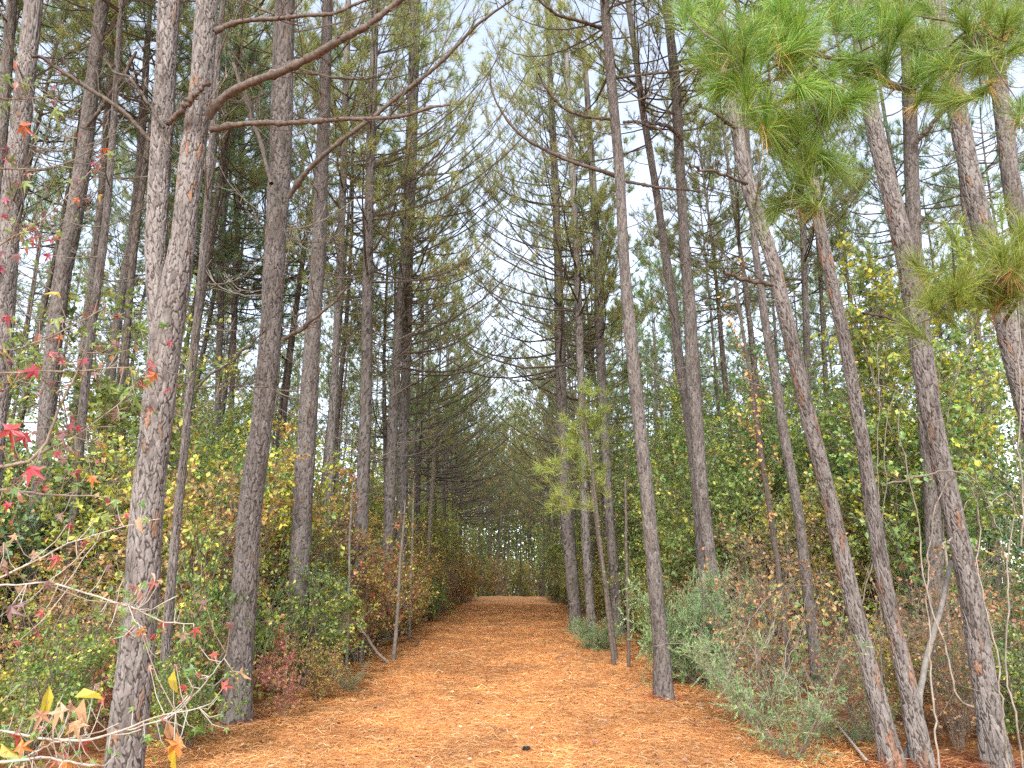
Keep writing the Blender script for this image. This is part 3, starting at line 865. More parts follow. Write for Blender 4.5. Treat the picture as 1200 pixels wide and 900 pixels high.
def edge_row(side, y0, n, step):
    y = y0
    for k in range(n):
        x = (-3.35 if side < 0 else 2.95) + side * R.uniform(0, .7) + (.25 if side < 0 else -.6) * ss((y - 22) / 30)
        rz = (0 if side < 0 else math.pi) + R.normal(0, .35)
        place_pine(P_EDGE[(k * 2 + (side > 0)) % 6], x, y, rz, R.uniform(.88, 1.08),
                   f"{ORD[k]} of the far pines lining the {'left' if side < 0 else 'right'} side of the lane, counted towards its end", f"far pines lining the {'left' if side < 0 else 'right'} side of the lane", (R.normal(0, .012), R.normal(0, .012)))
        y += step * R.uniform(.7, 1.3)


edge_row(-1, 22.5, 14, 2.7)
edge_row(1, 23.0, 14, 2.7)


def stand(side, n, xr, yr, label, group, avoid=1.6):
    pts = []
    tries = 0
    while len(pts) < n and tries < 8000:
        tries += 1
        y = yr[0] + (yr[1] - yr[0]) * R.random()
        x = side * (xr[0] + (xr[1] - xr[0]) * R.random())
        if abs(x) > y * .72 + 3.5: continue
        if any((x - a) ** 2 + (y - b) ** 2 < avoid ** 2 for a, b in pts): continue
        if any((x - a) ** 2 + (y - b) ** 2 < 1.2 for a, b, _ in HERO_XY): continue
        pts.append((x, y))
        place_pine(P_STAND[int(R.integers(7))], x, y, R.random() * 6.28, R.uniform(.82, 1.12), label, group, (R.normal(0, .02), R.normal(0, .02)))


stand(-1, 17, (4.6, 12), (12, 24), 'slim grey pine crowded among others in the brush left of the lane, midway back', 'crowded pines left of the lane')
stand(-1, 52, (5.2, 24), (24, 62), 'distant thin pine deep in the wood left of the lane', 'distant pines deep in the left wood', 2.0)
stand(1, 10, (5.5, 13), (14, 24), 'slim grey pine half sunk in the green thicket right of the lane', 'crowded pines right of the lane', 2.2)
stand(1, 48, (5.2, 24), (24, 62), 'distant thin pine deep in the wood right of the lane', 'distant pines deep in the right wood', 2.0)
for side in (-1, 1):
    stand(side, 32, (-2 if side > 0 else .5, 11), (62, 92), 'far pine closing the view beyond the crest of the lane', 'far pines beyond the crest', 1.5)


# needles heaped round the feet of the nearer trunks
near_xy = [(a, b) for a, b, _ in HERO_XY if b < 14]
k = 900
cx = np.repeat([a for a, b in near_xy], k); cyy = np.repeat([b for a, b in near_xy], k)
n = len(cx); rr = .10 + .5 * R.random(n) ** 1.4; a = R.random(n) * 2 * np.pi
x, y = cx + np.cos(a) * rr, cyy + np.sin(a) * rr
b = np.stack([x, y, gz(x, y) + .13 * np.exp(-(rr / .26) ** 2) * (.6 + .4 * np.sin(a * 3 + cx)) * R.random(n) ** .4 + .012], 1)
an = R.random(n) * 2 * np.pi
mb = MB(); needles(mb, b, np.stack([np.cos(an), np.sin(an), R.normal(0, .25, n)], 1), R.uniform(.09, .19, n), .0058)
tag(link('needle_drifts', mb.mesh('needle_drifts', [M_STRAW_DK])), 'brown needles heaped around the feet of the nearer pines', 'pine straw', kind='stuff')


# ------------------------------------------------------------------ shrubs
def grow(P, Rr, count, tlo, lenr, spread, up, npts=5):
    B, N, _ = P.shape
    bi = R.integers(0, B, count)
    t = R.uniform(tlo, 1, count) * (N - 1)
    i0 = np.minimum(t.astype(int), N - 2); f = (t - i0)[:, None]
    p = P[bi, i0] * (1 - f) + P[bi, i0 + 1] * f
    tan = nrm(P[bi, i0 + 1] - P[bi, i0])
    d = nrm(tan * .6 + rand_unit(count) * spread + np.array([0, 0, up]))
    L = R.uniform(lenr[0], lenr[1], count)
    k = np.linspace(0, 1, npts)[None, :, None]
    Q = p[:, None] + d[:, None] * k * L[:, None, None] + np.cumsum(R.normal(0, .05, (count, npts, 3)), 1) * L[:, None, None] * k
    Q[..., 2] -= (k[..., 0] ** 2) * L[:, None] * .12
    r = Rr * R.uniform(.6, 1, count)[:, None] * np.linspace(1, .45, npts)[None]
    return Q, r


def shrub_meshes(h, rad, stems, nb, ntw, nleaf, lsize, mats, lo=.15, stem_r=.014, tmpl='dia', stem_mat=None, upright=.5, mix2=0.0):
    mbs, mbf = MB(), MB()
    az = R.random(stems) * 2 * np.pi
    t = np.linspace(0, 1, 8)[None]
    out = rad * R.uniform(.15, .75, stems)[:, None]
    hh = h * R.uniform(.6, 1.0, stems)[:, None]
    j = np.cumsum(R.normal(0, .035, (stems, 8, 3)), 1) * h * .35
    S = np.stack([np.cos(az)[:, None] * out * t ** 1.3 + .06 * np.cos(az)[:, None], np.sin(az)[:, None] * out * t ** 1.3 + .06 * np.sin(az)[:, None], hh * t - .05], -1) + j * t[..., None]
    tubes(mbs, S, stem_r * R.uniform(.6, 1.1, stems)[:, None] * np.linspace(1, .35, 8)[None], 6)
    B_, br = grow(S, stem_r * .5, nb, lo, (rad * .25, rad * .75), .8, upright * .6)
    tubes(mbs, B_, br, 4)
    T_, tr = grow(B_, .0035, ntw, .2, (rad * .10, rad * .38), .9, upright * .4, 4)
    tubes(mbs, T_, tr, 3)
    bi = R.integers(0, ntw, nleaf)
    u = R.uniform(.15, 1, nleaf) * 3
    i0 = np.minimum(u.astype(int), 2); f = (u - i0)[:, None]
    p = T_[bi, i0] * (1 - f) + T_[bi, i0 + 1] * f + R.normal(0, .02, (nleaf, 3))
    tan = nrm(T_[bi, i0 + 1] - T_[bi, i0])
    d = nrm(tan * .5 + rand_unit(nleaf) * .9 + np.array([0, 0, -.1]))
    nor = nrm(rand_unit(nleaf) * .9 + np.array([0, 0, 1.0]))
    tm, tt = {'dia': (DIA, DIA_T), 'oval': (OVAL, OVAL_T), 'star': (STAR, STAR_T)}[tmpl]
    sz = lsize * R.uniform(.4, 1.35, nleaf)
    if mix2 > 0 and len(mats) > 1:
        sel = R.random(ntw)[bi] < mix2
        leaves(mbf, p[~sel], d[~sel], nor[~sel], sz[~sel], tm, tt, 0); leaves(mbf, p[sel], d[sel], nor[sel], sz[sel], tm, tt, 1)
    else:
        leaves(mbf, p, d, nor, sz, tm, tt, 0)
    return mbs.mesh('stem', [stem_mat or STEM], True), mbf.mesh('foliage', mats)


def juniper_meshes(h, rad, n=16, nt_=1500):
    mbs, mbf = MB(), MB()
    az = R.random(n) * 6.28
    S = arc_branch(np.zeros((n, 3)), az, rad * R.uniform(.7, 1.25, n), R.uniform(.35, 1.2, n) * h / rad * .6, .0, 8, .05)
    tubes(mbs, S, .011 * np.linspace(1, .3, 8)[None].repeat(n, 0), 5)
    B_, br = grow(S, .005, 150, .15, (.2, .55), .75, .3)
    tubes(mbs, B_, br, 3)
    T_, tr = grow(B_, .003, nt_, .15, (.08, .24), .8, .25, 4)
    tubes(mbs, T_, tr * .7, 3)
    per = 30
    P = np.repeat(T_[:, 0], per, 0) + np.repeat(T_[:, -1] - T_[:, 0], per, 0) * R.random((nt_ * per, 1))
    D = np.repeat(nrm(T_[:, -1] - T_[:, 0]), per, 0) + rand_unit(nt_ * per) * .75
    needles(mbf, P, D, R.uniform(.018, .05, nt_ * per), .0085)
    return mbs.mesh('stem', [STEM]), mbf.mesh('foliage', [LEAF['juniper']])


SH = {}
SH['green_low'] = [('leafy_shrub', 'low fresh-green small-leaved shrub', shrub_meshes(1.6, 1.0, 9, 70, 480, 4600, .055, [LEAF['green'], LEAF['yellow']], mix2=.12)) for _ in range(2)]
SH['green_tall'] = [('leafy_shrub', 'tall green broadleaf shrub flecked with yellow', shrub_meshes(h, 1.8, 9, 150, 1000, 8500, .088, [LEAF['olive'], LEAF['yellow']], .2, .018, mix2=.14)) for h in (4.6, 5.8, 5.2)]
SH['yellow'] = [('leafy_shrub', 'loose yellowing shrub with see-through twigs', shrub_meshes(h, 1.5, 7, 100, 640, 4600, .08, [LEAF['yellow'], LEAF['olive']], .22, .014, mix2=.4)) for h in (3.0, 4.4)]
SH['rust'] = [('leafy_shrub', 'rust-brown autumn shrub with dry leaves', shrub_meshes(h, 1.4, 8, 100, 640, 4800, .072, [LEAF['rust'], LEAF['yellow']], .12, .012, mix2=.35)) for h in (2.2, 3.3)]
SH['red'] = [('leafy_shrub', 'wine-red and pink leaved brush', shrub_meshes(h, 1.15, 6, 70, 420, 2300, .085, [LEAF['red'], LEAF['rust']], .2, .010, 'star', mix2=.45)) for h in (1.9, 3.0)]
SH['dark'] = [('evergreen_shrub', 'dark glossy evergreen shrub', shrub_meshes(h, 1.2, 8, 100, 720, 6800, .055, [LEAF['dark'], LEAF['olive']], .15, .016, mix2=.25)) for h in (1.4, 3.6)]
SH['sapling'] = [('hardwood_sapling', 'spindly hardwood sapling with sparse yellow leaves', shrub_meshes(h, 1.4, 2, 80, 560, 3600, .095, [LEAF['yellow'], LEAF['olive']], .3, .022, mix2=.55, upright=.9)) for h in (6.6, 8.0)]
SH['juniper'] = [('juniper_bush', 'feathery blue-green juniper bush', juniper_meshes(.9, .8)), ('juniper_bush', 'feathery blue-green juniper bush', juniper_meshes(1.3, 1.0))]
SH['wispy'] = [('juniper_bush', 'wispy grey-green juniper', juniper_meshes(h, 1.15, 8, 480)) for h in (1.5, 1.9)]
SH['bare'] = [('bare_shrub', 'dry twiggy shrub nearly bare of leaves', shrub_meshes(2.4, 1.2, 9, 110, 600, 1300, .06, [LEAF['tan'], LEAF['rust']], .1, .010, mix2=.5)) for _ in range(2)]
for k, lst in SH.items():                      # name the shared meshes plainly
    for it in lst:
        it[2][0].name = 'stem'; it[2][1].name = 'foliage'

USED = {}
SHRUBS = []


def place_shrub(kind, x, y, sc=1.0, label=None, group=None, sz=None, zoff=0.0):
    it = SH[kind][int(R.integers(len(SH[kind])))]
    o = empty(it[0], (x, y, float(gz(x, y)) - .03 + zoff), '', 'sapling' if 'sapling' in it[0] else 'shrub', None, R.random() * 6.28)
    o.scale = (sc, sc, sz or sc)
    link('stem', it[2][0], o); link('foliage', it[2][1], o)
    SHRUBS.append((o, it[1], x, y, label, group))
    return o


def pshrub(kind, px, py, sc=1.0, label=None, sz=None):
    p = ground_hit(px, py)
    return place_shrub(kind, p[0], p[1], sc, label, None, sz)


# placed ones
place_shrub('green_low', -3.75, 5.3, .55, 'nearest small green shrub, half cut by the bottom left corner')
pshrub('red', 95, 870, .4, 'red-leaved low brush left of the forked pine foot')
pshrub('bare', 120, 850, .6, 'dry twig tangle with few tan leaves behind the forked pine foot')
pshrub('rust', 40, 835, .55, 'rust-leaved shrub behind the bottom left green shrub')
pshrub('bare', 245, 830, .5, 'thin bare twigs between forked pine and furrowed pine')
pshrub('wispy', 930, 893, .72, 'feathery blue-green juniper bush at the front right, below the leaning trunks')
pshrub('wispy', 888, 852, .6, 'smaller juniper bush just behind the front juniper')
pshrub('juniper', 826, 805, .95, 'bright feathery evergreen bush right beside the isolated lane-edge pine', 1.7)
pshrub('juniper', 792, 790, .5, 'low juniper tuft at the foot of the isolated lane-edge pine')
pshrub('juniper', 700, 762, .7, 'small juniper tuft below the slim paler pine in the right-hand file')
pshrub('wispy', 410, 810, .28, 'small sparse green sprig bush on the left edge of the needle carpet')
pshrub('dark', 352, 800, .55, 'low dark evergreen bush right of the furrowed pine foot')
pshrub('green_low', 20, 900, .7, 'fresh-green shrub filling the bottom left corner')
pshrub('green_low', 70, 860, .7, 'fresh-green shrub just left of the forked pine foot')
pshrub('green_low', 232, 845, .7, 'lime-green shrub between forked pine and furrowed pine', 1.15)
pshrub('green_low', 215, 880, .5, 'small green shrub at the foot of the bowed slim pine')
pshrub('red', 335, 845, .3, 'low wine-red brush spilling from the furrowed pine foot toward the lane')
pshrub('rust', 372, 822, .3, 'small rusty brush at the left lane margin')
pshrub('red', 318, 815, .4, 'pinkish brush behind the furrowed pine foot')
pshrub('bare', 890, 850, .75, 'dry tangle of pale bare twigs over the junipers')
pshrub('wispy', 985, 872, .5, 'sparse grey-green sprays between the front juniper and the first tilted pine')
pshrub('bare', 1010, 868, .55, 'thin bare stems behind the first tilted pine foot')
pshrub('rust', 1065, 850, .42, 'knee-high rusty brush behind the middle tilted pine')
pshrub('bare', 1125, 880, .5, 'low bare twigs between the middle tilted pine and the vine-wrapped pine')
pshrub('green_low', 1195, 880, .6, 'low green shrub in the bottom right corner')
pshrub('bare', 1130, 860, .8, 'bare twig tangle around the vine-wrapped pine foot')
pshrub('bare', 380, 800, .55, 'leafless twig clump on the left lane margin')
pshrub('dark', 1180, 860, .6, 'dark evergreen bush behind the vine-wrapped pine foot')
place_shrub('dark', -7.0, 11.0, 1.35, 'tall dark holly-like evergreen at the far left between leaning pines', None, 1.6)
place_shrub('dark', 1.6 + 1.4, 21.5, .75, 'dark evergreen shrub at the lane edge behind the right-hand file', None, 1.0)


def row(side, kinds, y0, y1, dx0, dx1, step, s0, s1):
    y = y0
    while y < y1:
        e = lane_edges(y); edge = e[0] if side < 0 else e[1]
        x = edge + side * R.uniform(dx0, dx1)
        if abs(x) < y * .71 + 2.2 and not any((x - a) ** 2 + (y - b) ** 2 < .16 for a, b, _ in HERO_XY):
            place_shrub(kinds[int(R.integers(len(kinds)))], x, y, R.uniform(s0, s1))
        y += step * R.uniform(.7, 1.3) * (1 + max(0, y - 14) / 40)


# left wall of brush
row(-1, ['rust', 'bare', 'rust', 'red', 'yellow', 'green_low'], 11.0, 46, .15, .8, .9, .65, .95)
row(-1, ['rust', 'rust', 'yellow', 'red', 'yellow', 'bare'], 9.6, 46, 1.3, 2.5, .95, .95, 1.25)
row(-1, ['yellow', 'rust', 'green_tall', 'yellow', 'bare'], 8.6, 46, 2.8, 4.6, 1.0, .85, 1.15)
row(-1, ['yellow', 'dark', 'rust', 'bare', 'yellow'], 7.6, 34, 4.8, 7.5, 1.25, .8, 1.05)
row(-1, ['yellow', 'dark', 'green_tall', 'rust', 'sapling'], 12, 40, 7.0, 11.5, 1.2, .9, 1.2)
row(-1, ['sapling', 'yellow', 'green_tall'], 15, 44, 3.5, 9, 2.0, .75, .95)
# right wall of thicket, taller
row(1, ['green_low', 'rust', 'bare', 'yellow', 'yellow'], 15, 46, .2, .9, 1.1, .55, .85)
row(1, ['yellow', 'green_tall', 'rust', 'yellow', 'bare'], 13.2, 46, 1.2, 2.3, 1.0, .85, 1.15)
row(1, ['green_tall', 'yellow', 'green_tall', 'rust', 'sapling'], 12.2, 46, 2.5, 4.3, 1.0, .9, 1.2)
row(1, ['green_tall', 'green_tall', 'yellow', 'dark', 'sapling'], 11.2, 42, 4.3, 6.8, 1.0, 1.0, 1.25)
row(1, ['green_tall', 'dark', 'sapling', 'green_tall'], 10.5, 40, 6.8, 11.5, 1.25, 1.0, 1.25)
row(1, ['sapling', 'green_tall', 'sapling'], 16, 44, 5, 13, 1.8, 1.0, 1.2)
row(1, ['bare', 'rust', 'green_low', 'bare'], 8.8, 14, 2.8, 5.0, .9, .6, .8)
# at the far end of the lane
for k in range(12):
    place_shrub(['yellow', 'rust', 'bare', 'green_tall', 'rust', 'bare'][k % 6], -5.5 + k * .95, 60 + R.uniform(0, 8), R.uniform(.9, 1.4), 'dim olive or brown shrub closing the far end of the lane', 'shrubs closing the far end of the lane')

SHORT = {'dark narrow pine cut': 'narrow pine at the far left edge', 'dark pine half screened': 'pine screened by the young pine',
         'faint brown pine trunk': 'faint brown trunk below the green bough', 'grey pine in a gap': 'inward-leaning pine at the left edge',
         'left one of a close': 'close pair in the left row', 'right one of a close': 'close pair in the left row',
         'narrow straight pine in bright': 'narrow pine left of the furrowed pine', 'pale slim pine showing': 'pale slim pine against the sky',
         'scaly pine half hidden': 'half-hidden scaly pine at the right', 'slender pine just left': 'slender pine beside the forked pine',
         'slim paler pine': 'slim pale pine of the right-hand file', 'straight grey pine rising': 'third pine behind the forked one',
         'thick scaly pine': 'thick pine at the right edge', 'thin curving pine': 'thin curving pine in the thicket', 'thin dark crooked pine': 'thin dark crooked pine',
         'upright smooth grey pine': 'upright pine behind the vine-wrapped one', 'second narrow pine': 'narrow pine touching the furrowed pine',
         'bowed slim pine': 'bowed slim pine', 'lichen-grey pine': 'lichen-grey slanting pine', 'slim brown pine': 'slim brown swaying pine',
         'rough knobbly': 'vine-wrapped leaning pine', 'thick pale pine': 'forked pine', 'isolated straight pine': 'isolated lane-edge pine',
         'leaning pine, first': 'first tilted pine', 'leaning pine, middle': 'middle tilted pine', 'wavy slim pine': 'wavy slim pine', 'sinuous pine': 'sinuous pine in the thicket',
         'dark furrowed pine': 'dark furrowed pine', 'sturdy lane-side pine': 'sturdy fourth pine of the left row', 'thick-based dark pine': 'thick-based pine of the right-hand file'}
# labels for the shrubs that stand in the rows: what they look like and which pine they grow by
cnt = {}
for (o, desc, x, y, label, group) in SHRUBS:
    if label:
        o['label'] = label
        o['group'] = group or 'shrubs under the pines'
        continue
    side = 'left' if x < 0 else 'right'
    if y > 20:
        lab = f"{desc}, far along the {side} side of the lane"
    else:
        near = min(HERO_XY, key=lambda h: (h[0] - x) ** 2 + (h[1] - y) ** 2)
        short = near[2].split(',')[0]
        for key, val in SHORT.items():
            if near[2].startswith(key): short = val
        lab = f"{desc} near the {short}"
    o['label'] = lab; o['group'] = 'brush left of the lane' if x < 0 else 'thicket right of the lane'

# uncountable low undergrowth and the wood beyond
def undergrowth(name, n, xf, y0, y1, hmax, mats, size, label):
    y = y0 + (y1 - y0) * R.random(n) ** 1.15
    x = xf(y, R.random(n))
    z = gz(x, y) + hmax * R.random(n) ** 1.5 * (.35 + .65 * (np.sin(x * 1.7 + 3 * np.sin(y * .8)) * .5 + .5))
    mb = MB()
    p = np.stack([x, y, z], 1)
    ch = R.integers(0, len(mats), n)
    for k in range(len(mats)):
        s = ch == k
        m_ = int(s.sum())
        leaves(mb, p[s], rand_unit(m_), nrm(rand_unit(m_) + np.array([0, 0, 1.])), size * R.uniform(.6, 1.3, m_) * (1 + y[s] / 40), DIA, DIA_T, k)
    # dry stalks
    ns = n // 14
    yb = y0 + (y1 - y0) * R.random(ns) ** 1.15; xb = xf(yb, R.random(ns))
    b = np.stack([xb, yb, gz(xb, yb) - .02], 1)
    L = hmax * R.uniform(.4, 1.2, ns)
    d = nrm(np.array([0, 0, 1.]) + rand_unit(ns) * .45)
    P = b[:, None] + d[:, None] * L[:, None, None] * np.linspace(0, 1, 4)[None, :, None] + R.normal(0, .05, (ns, 4, 3)) * np.linspace(0, 1, 4)[None, :, None]
    tubes(mb, P, np.full((ns, 4), .006) * np.linspace(1, .4, 4)[None], 3, len(mats))
    o = link(name, mb.mesh(name, mats + [STEM])); tag(o, label, 'undergrowth', kind='stuff')


undergrowth('undergrowth', 52000, lambda y, u: lane_edges(y)[0] - .5 - u ** 1.2 * 11, 8.2, 44, 1.3, [LEAF['rust'], LEAF['tan'], LEAF['olive'], LEAF['yellow']], .07, 'low tangle of dry rust and green leaves under the left pines')
undergrowth('undergrowth', 52000, lambda y, u: lane_edges(y)[1] + .7 + u ** 1.1 * 12, 10.5, 44, 1.5, [LEAF['olive'], LEAF['green'], LEAF['tan'], LEAF['rust']], .075, 'low tangle of green and dry leaves under the right thicket')


def far_wood(name, cx, cy, ang0, ang1, r0, r1, hmax, n, mats, label, per=5, size=.28):
    a = R.uniform(ang0, ang1, n); rr = r0 + (r1 - r0) * R.random(n)
    x = cx + np.sin(a) * rr; y = cy + np.cos(a) * rr
    top = hmax * (.55 + .45 * (np.sin(a * 37) * .3 + np.sin(a * 91 + 1) * .2 + .5))
    z = gz(x, y) + top * R.random(n) ** 1.2
    mb = MB()
    ch = R.integers(0, len(mats), n)
    for k in range(len(mats)):
        s = ch == k; m_ = int(s.sum())
        leaves(mb, np.stack([x, y, z], 1)[s], rand_unit(m_), rand_unit(m_), size * R.uniform(.5, 1.3, m_), DIA, DIA_T, k)
    o = link(name, mb.mesh(name, mats)); tag(o, label, 'far wood', kind='stuff')


far_wood('distant_woodland', 0, 0, -.95, -.16, 42, 70, 12, 48000, [LEAF['olive'], LEAF['yellow'], LEAF['rust'], N_BLUE], 'hazy mass of far foliage behind the left pines')
far_wood('distant_woodland', 0, 0, .16, .95, 40, 66, 11, 44000, [LEAF['olive'], LEAF['yellow'], LEAF['green'], N_BLUE], 'hazy mass of far foliage behind the right thicket')
far_wood('distant_woodland', 0, 0, -.2, .2, 74, 108, 24, 130000, [N_BLUE, N_EDGE, LEAF['yellow'], LEAF['olive']], 'pale mass of far foliage beyond the end of the lane', size=.33)


# ------------------------------------------------------------------ thin saplings beside the lane
def thin_stem(name, label, cat, rows, Y, mat, twigs=8, leafmat=None, nleaf=0, lsize=.05, tl=.2):
    pts, rad = px_pts(Y, rows)
    if pts[0][2] > gz(pts[0][0], pts[0][1]) + .02:
        d = pts[0] - pts[1]; d /= -d[2]
        k = pts[0][2] - float(gz(pts[0][0], pts[0][1])) + .04
        pts = np.vstack([pts[0] + d * k, pts]); rad = np.r_[rad[0] * 1.05, rad]
    base = np.array([pts[0][0], pts[0][1], float(gz(pts[0][0], pts[0][1]))])
    o = empty(name, base, label, cat)
    A = resample(np.c_[pts - base, rad], 30)
    A[:, :3] += np.cumsum(R.normal(0, .004, (30, 3)), 0)
    mb = MB(); tubes(mb, A[None, :, :3], A[None, :, 3], 9)
    Q, _ = side_twigs(A[None, :, :3], twigs, .25, tl, .2) if twigs else (np.zeros((0, 4, 3)), None)
    tubes(mb, Q, np.full((len(Q), 4), .0045) * np.linspace(1, .5, 4)[None], 3)
    link('stem', mb.mesh('stem', [mat], True), o)
    if nleaf:
        bi = R.integers(0, len(Q), nleaf); u = R.uniform(.2, 1, (nleaf, 1))
        p = Q[bi, 0] * (1 - u) + Q[bi, -1] * u + R.normal(0, .03, (nleaf, 3))
        mf = MB(); leaves(mf, p, rand_unit(nleaf), nrm(rand_unit(nleaf) + np.array([0, 0, 1])), lsize * R.uniform(.6, 1.2, nleaf), OVAL, OVAL_T)
        link('foliage', mf.mesh('foliage', [leafmat]), o)
    return o


thin_stem('hardwood_sapling', 'grey bare sapling stem at the left edge of the needle carpet', 'sapling', [(461, 775, 6), (466, 720, 5), (470, 660, 4), (476, 610, 2.5), (478, 585, 1.2)], ground_hit(461, 776)[1], DEADWOOD, 16, LEAF['yellow'], 160, .05)
thin_stem('hardwood_sapling', 'second pale sapling stem behind the grey bare sapling', 'sapling', [(480, 750, 4.5), (482, 680, 4), (484, 600, 3), (486, 560, 1.5)], ground_hit(480, 752)[1], DEADWOOD, 14, LEAF['rust'], 160, .05)
thin_stem('hardwood_sapling', 'dark-ringed sapling stem standing nearer the crest on the left margin', 'sapling', [(497, 728, 6), (501, 660, 5.5), (506, 580, 5), (511, 480, 3.5)], ground_hit(497, 730)[1], STEM, 14, LEAF['yellow'], 200, .06)
thin_stem('hardwood_sapling', 'thin whitish sapling left of the leaning stick', 'sapling', [(407, 755, 4), (410, 680, 3.5), (413, 600, 3), (416, 560, 2)], 13, POLE, 10, LEAF['red'], 90, .06)
thin_stem('hardwood_sapling', 'slim dark sapling left of the isolated lane-edge pine', 'sapling', [(720, 780, 6), (712, 710, 5), (705, 650, 5), (698, 590, 4), (690, 520, 3)], ground_hit(720, 782)[1], BRANCH, 12, LEAF['olive'], 90, .05)
thin_stem('hardwood_sapling', 'straight hair-thin sapling touching the isolated lane-edge pine', 'sapling', [(737, 783, 5), (735, 720, 4.5), (733, 640, 4), (730, 560, 3)], ground_hit(737, 785)[1], BRANCH, 10, LEAF['olive'], 60, .05)
thin_stem('hardwood_sapling', 'gnarled dead-looking sapling inside the right thicket with hanging brown needles', 'sapling', [(918, 730, 9), (908, 650, 8), (890, 520, 7), (875, 420, 5), (862, 330, 4)], 11.5, BRANCH, 18, N_DEAD, 300, .07)
for k, (px, py, top) in enumerate([(1095, 885, 800), (1113, 885, 770)]):
    thin_stem('hardwood_sapling', ['short grey sapling between middle leaning pine and vine-wrapped pine', 'taller grey sapling touching the vine-wrapped pine'][k], 'sapling', [(px + 8, py, 7), (px, (py + top) / 2, 6), (px - 2, top, 5), (px - 6, top - 130, 4)], 8.2, STEM, 8, LEAF['green'], 60, .05)
thin_stem('dead_pole', 'pale dead pole leaning between two of the tilted right trunks', 'dead pole', [(1076, 828, 10), (1084, 790, 9.5), (1094, 745, 9), (1103, 700, 8), (1112, 655, 7)], 6.9, POLE, 0)
thin_stem('leaning_stick', 'bare brown stick leaning out over the left edge of the needle carpet', 'stick', [(456, 778, 4), (440, 765, 4), (425, 742, 4), (410, 722, 3.5), (400, 708, 3)], ground_hit(456, 779)[1], STEM, 2, None, 0, 0, .15)

# fallen stick in front of juniper
def lying(name, label, cat, pxs, rr, mat, zs=None, side=0):
    P = np.array([ground_hit(a, b) for a, b in pxs])
    if zs is not None: P[:, 2] += np.array(zs)
    base = P[0].copy()
    A = resample(P - base, 24); A[:, :2] += np.cumsum(R.normal(0, .004, (24, 2)), 0)
    mb = MB(); tubes(mb, A[None], (rr * np.linspace(1, .4, 24))[None], 7)
    if side:
        Q, _ = side_twigs(A[None], side, .2, .3, .1); tubes(mb, Q, np.full((len(Q), 4), rr * .4), 4)
    o = link(name, mb.mesh(name, [mat], True)); o.location = base
    return tag(o, label, cat)


lying('fallen_stick', 'long whitish fallen stick slanting through the front juniper', 'stick', [(1018, 905), (985, 868), (955, 838), (925, 815), (890, 792)], .013, PALE, [.08, .12, .18, .26, .5], 3)
lying('fallen_stick', 'curved dark twig lying on the open needles near the front', 'stick', [(562, 853), (578, 855), (590, 859), (600, 866), (604, 873)], .008, DEADWOOD, [.03] * 5, 5)
lying('fallen_stick', 'forked dark twig on the needles near the right lane edge', 'stick', [(652, 774), (662, 770), (672, 768), (683, 769)], .012, DEADWOOD, [.04] * 4, 4)
lying('fallen_stick', 'grey stick at the foot of the isolated lane-edge pine', 'stick', [(735, 812), (748, 806), (760, 800)], .012, DEADWOOD, [.03] * 3, 3)
lying('fallen_stick', 'short dark twig in the middle of the lane', 'stick', [(556, 826), (560, 827), (565, 829)], .008, DEADWOOD, [.03] * 3)
lying('fallen_stick', 'dark twig beside the left lane edge near the sapling stems', 'stick', [(481, 760), (487, 759), (492, 757)], .02, BRANCH, [.04] * 3, 2)
lying('fallen_stick', 'dark log lying behind the tilted trunks', 'log', [(965, 782), (990, 790), (1020, 797), (1060, 800)], .035, BRANCH, [.08] * 4, 3)
lying('fallen_stick', 'slim twig across the needles, right half of the lane', 'stick', [(700, 857), (706, 850), (714, 848), (722, 843)], .008, DEADWOOD, [.03] * 4, 2)


for k in range(16):
    px, py = R.uniform(330, 830), R.uniform(735, 890)
    if abs(px - 590) > 60 + (py - 700) * 1.35: continue
    a = R.random() * 3.14; L = R.uniform(8, 20)
    lying('fallen_twig', 'small dark twig lying loose on the needle carpet', 'twig', [(px - math.cos(a) * L, py - math.sin(a) * L * .3), (px, py + R.normal(0, 1)), (px + math.cos(a) * L, py + math.sin(a) * L * .3)], R.uniform(.004, .008), DEADWOOD, [.028] * 3, 2)['group'] = 'loose twigs on the needle carpet'


def pine_cone(px, py, label, h=.10):
    p = ground_hit(px, py)
    o = empty('pine_cone', p + np.array([0, 0, .005]), label, 'pine cone')
    mb = MB()
    n = 90
    t = np.linspace(0, 1, n); a = np.arange(n) * 2.4
    r = .034 * np.sin(np.pi * (t * .85 + .12)) ** .7
    b = np.stack([np.cos(a) * r * .3, np.sin(a) * r * .3, t * h], 1)
    d = nrm(np.stack([np.cos(a), np.sin(a), .35 + t * .8], 1))
    leaves(mb, b, d, np.repeat([[0, 0, 1.]], n, 0), .018 + .03 * np.sin(np.pi * (t * .8 + .15)), OVAL, OVAL_T)
    tubes(mb, np.array([[[0, 0, 0], [0, 0, h * .5], [0, 0, h]]]), np.array([[.012, .012, .004]]), 8)
    link('scales', mb.mesh('scales', [STEM]), o)


pine_cone(617, 884, 'dark open pine cone standing upright on the front needles', .055)



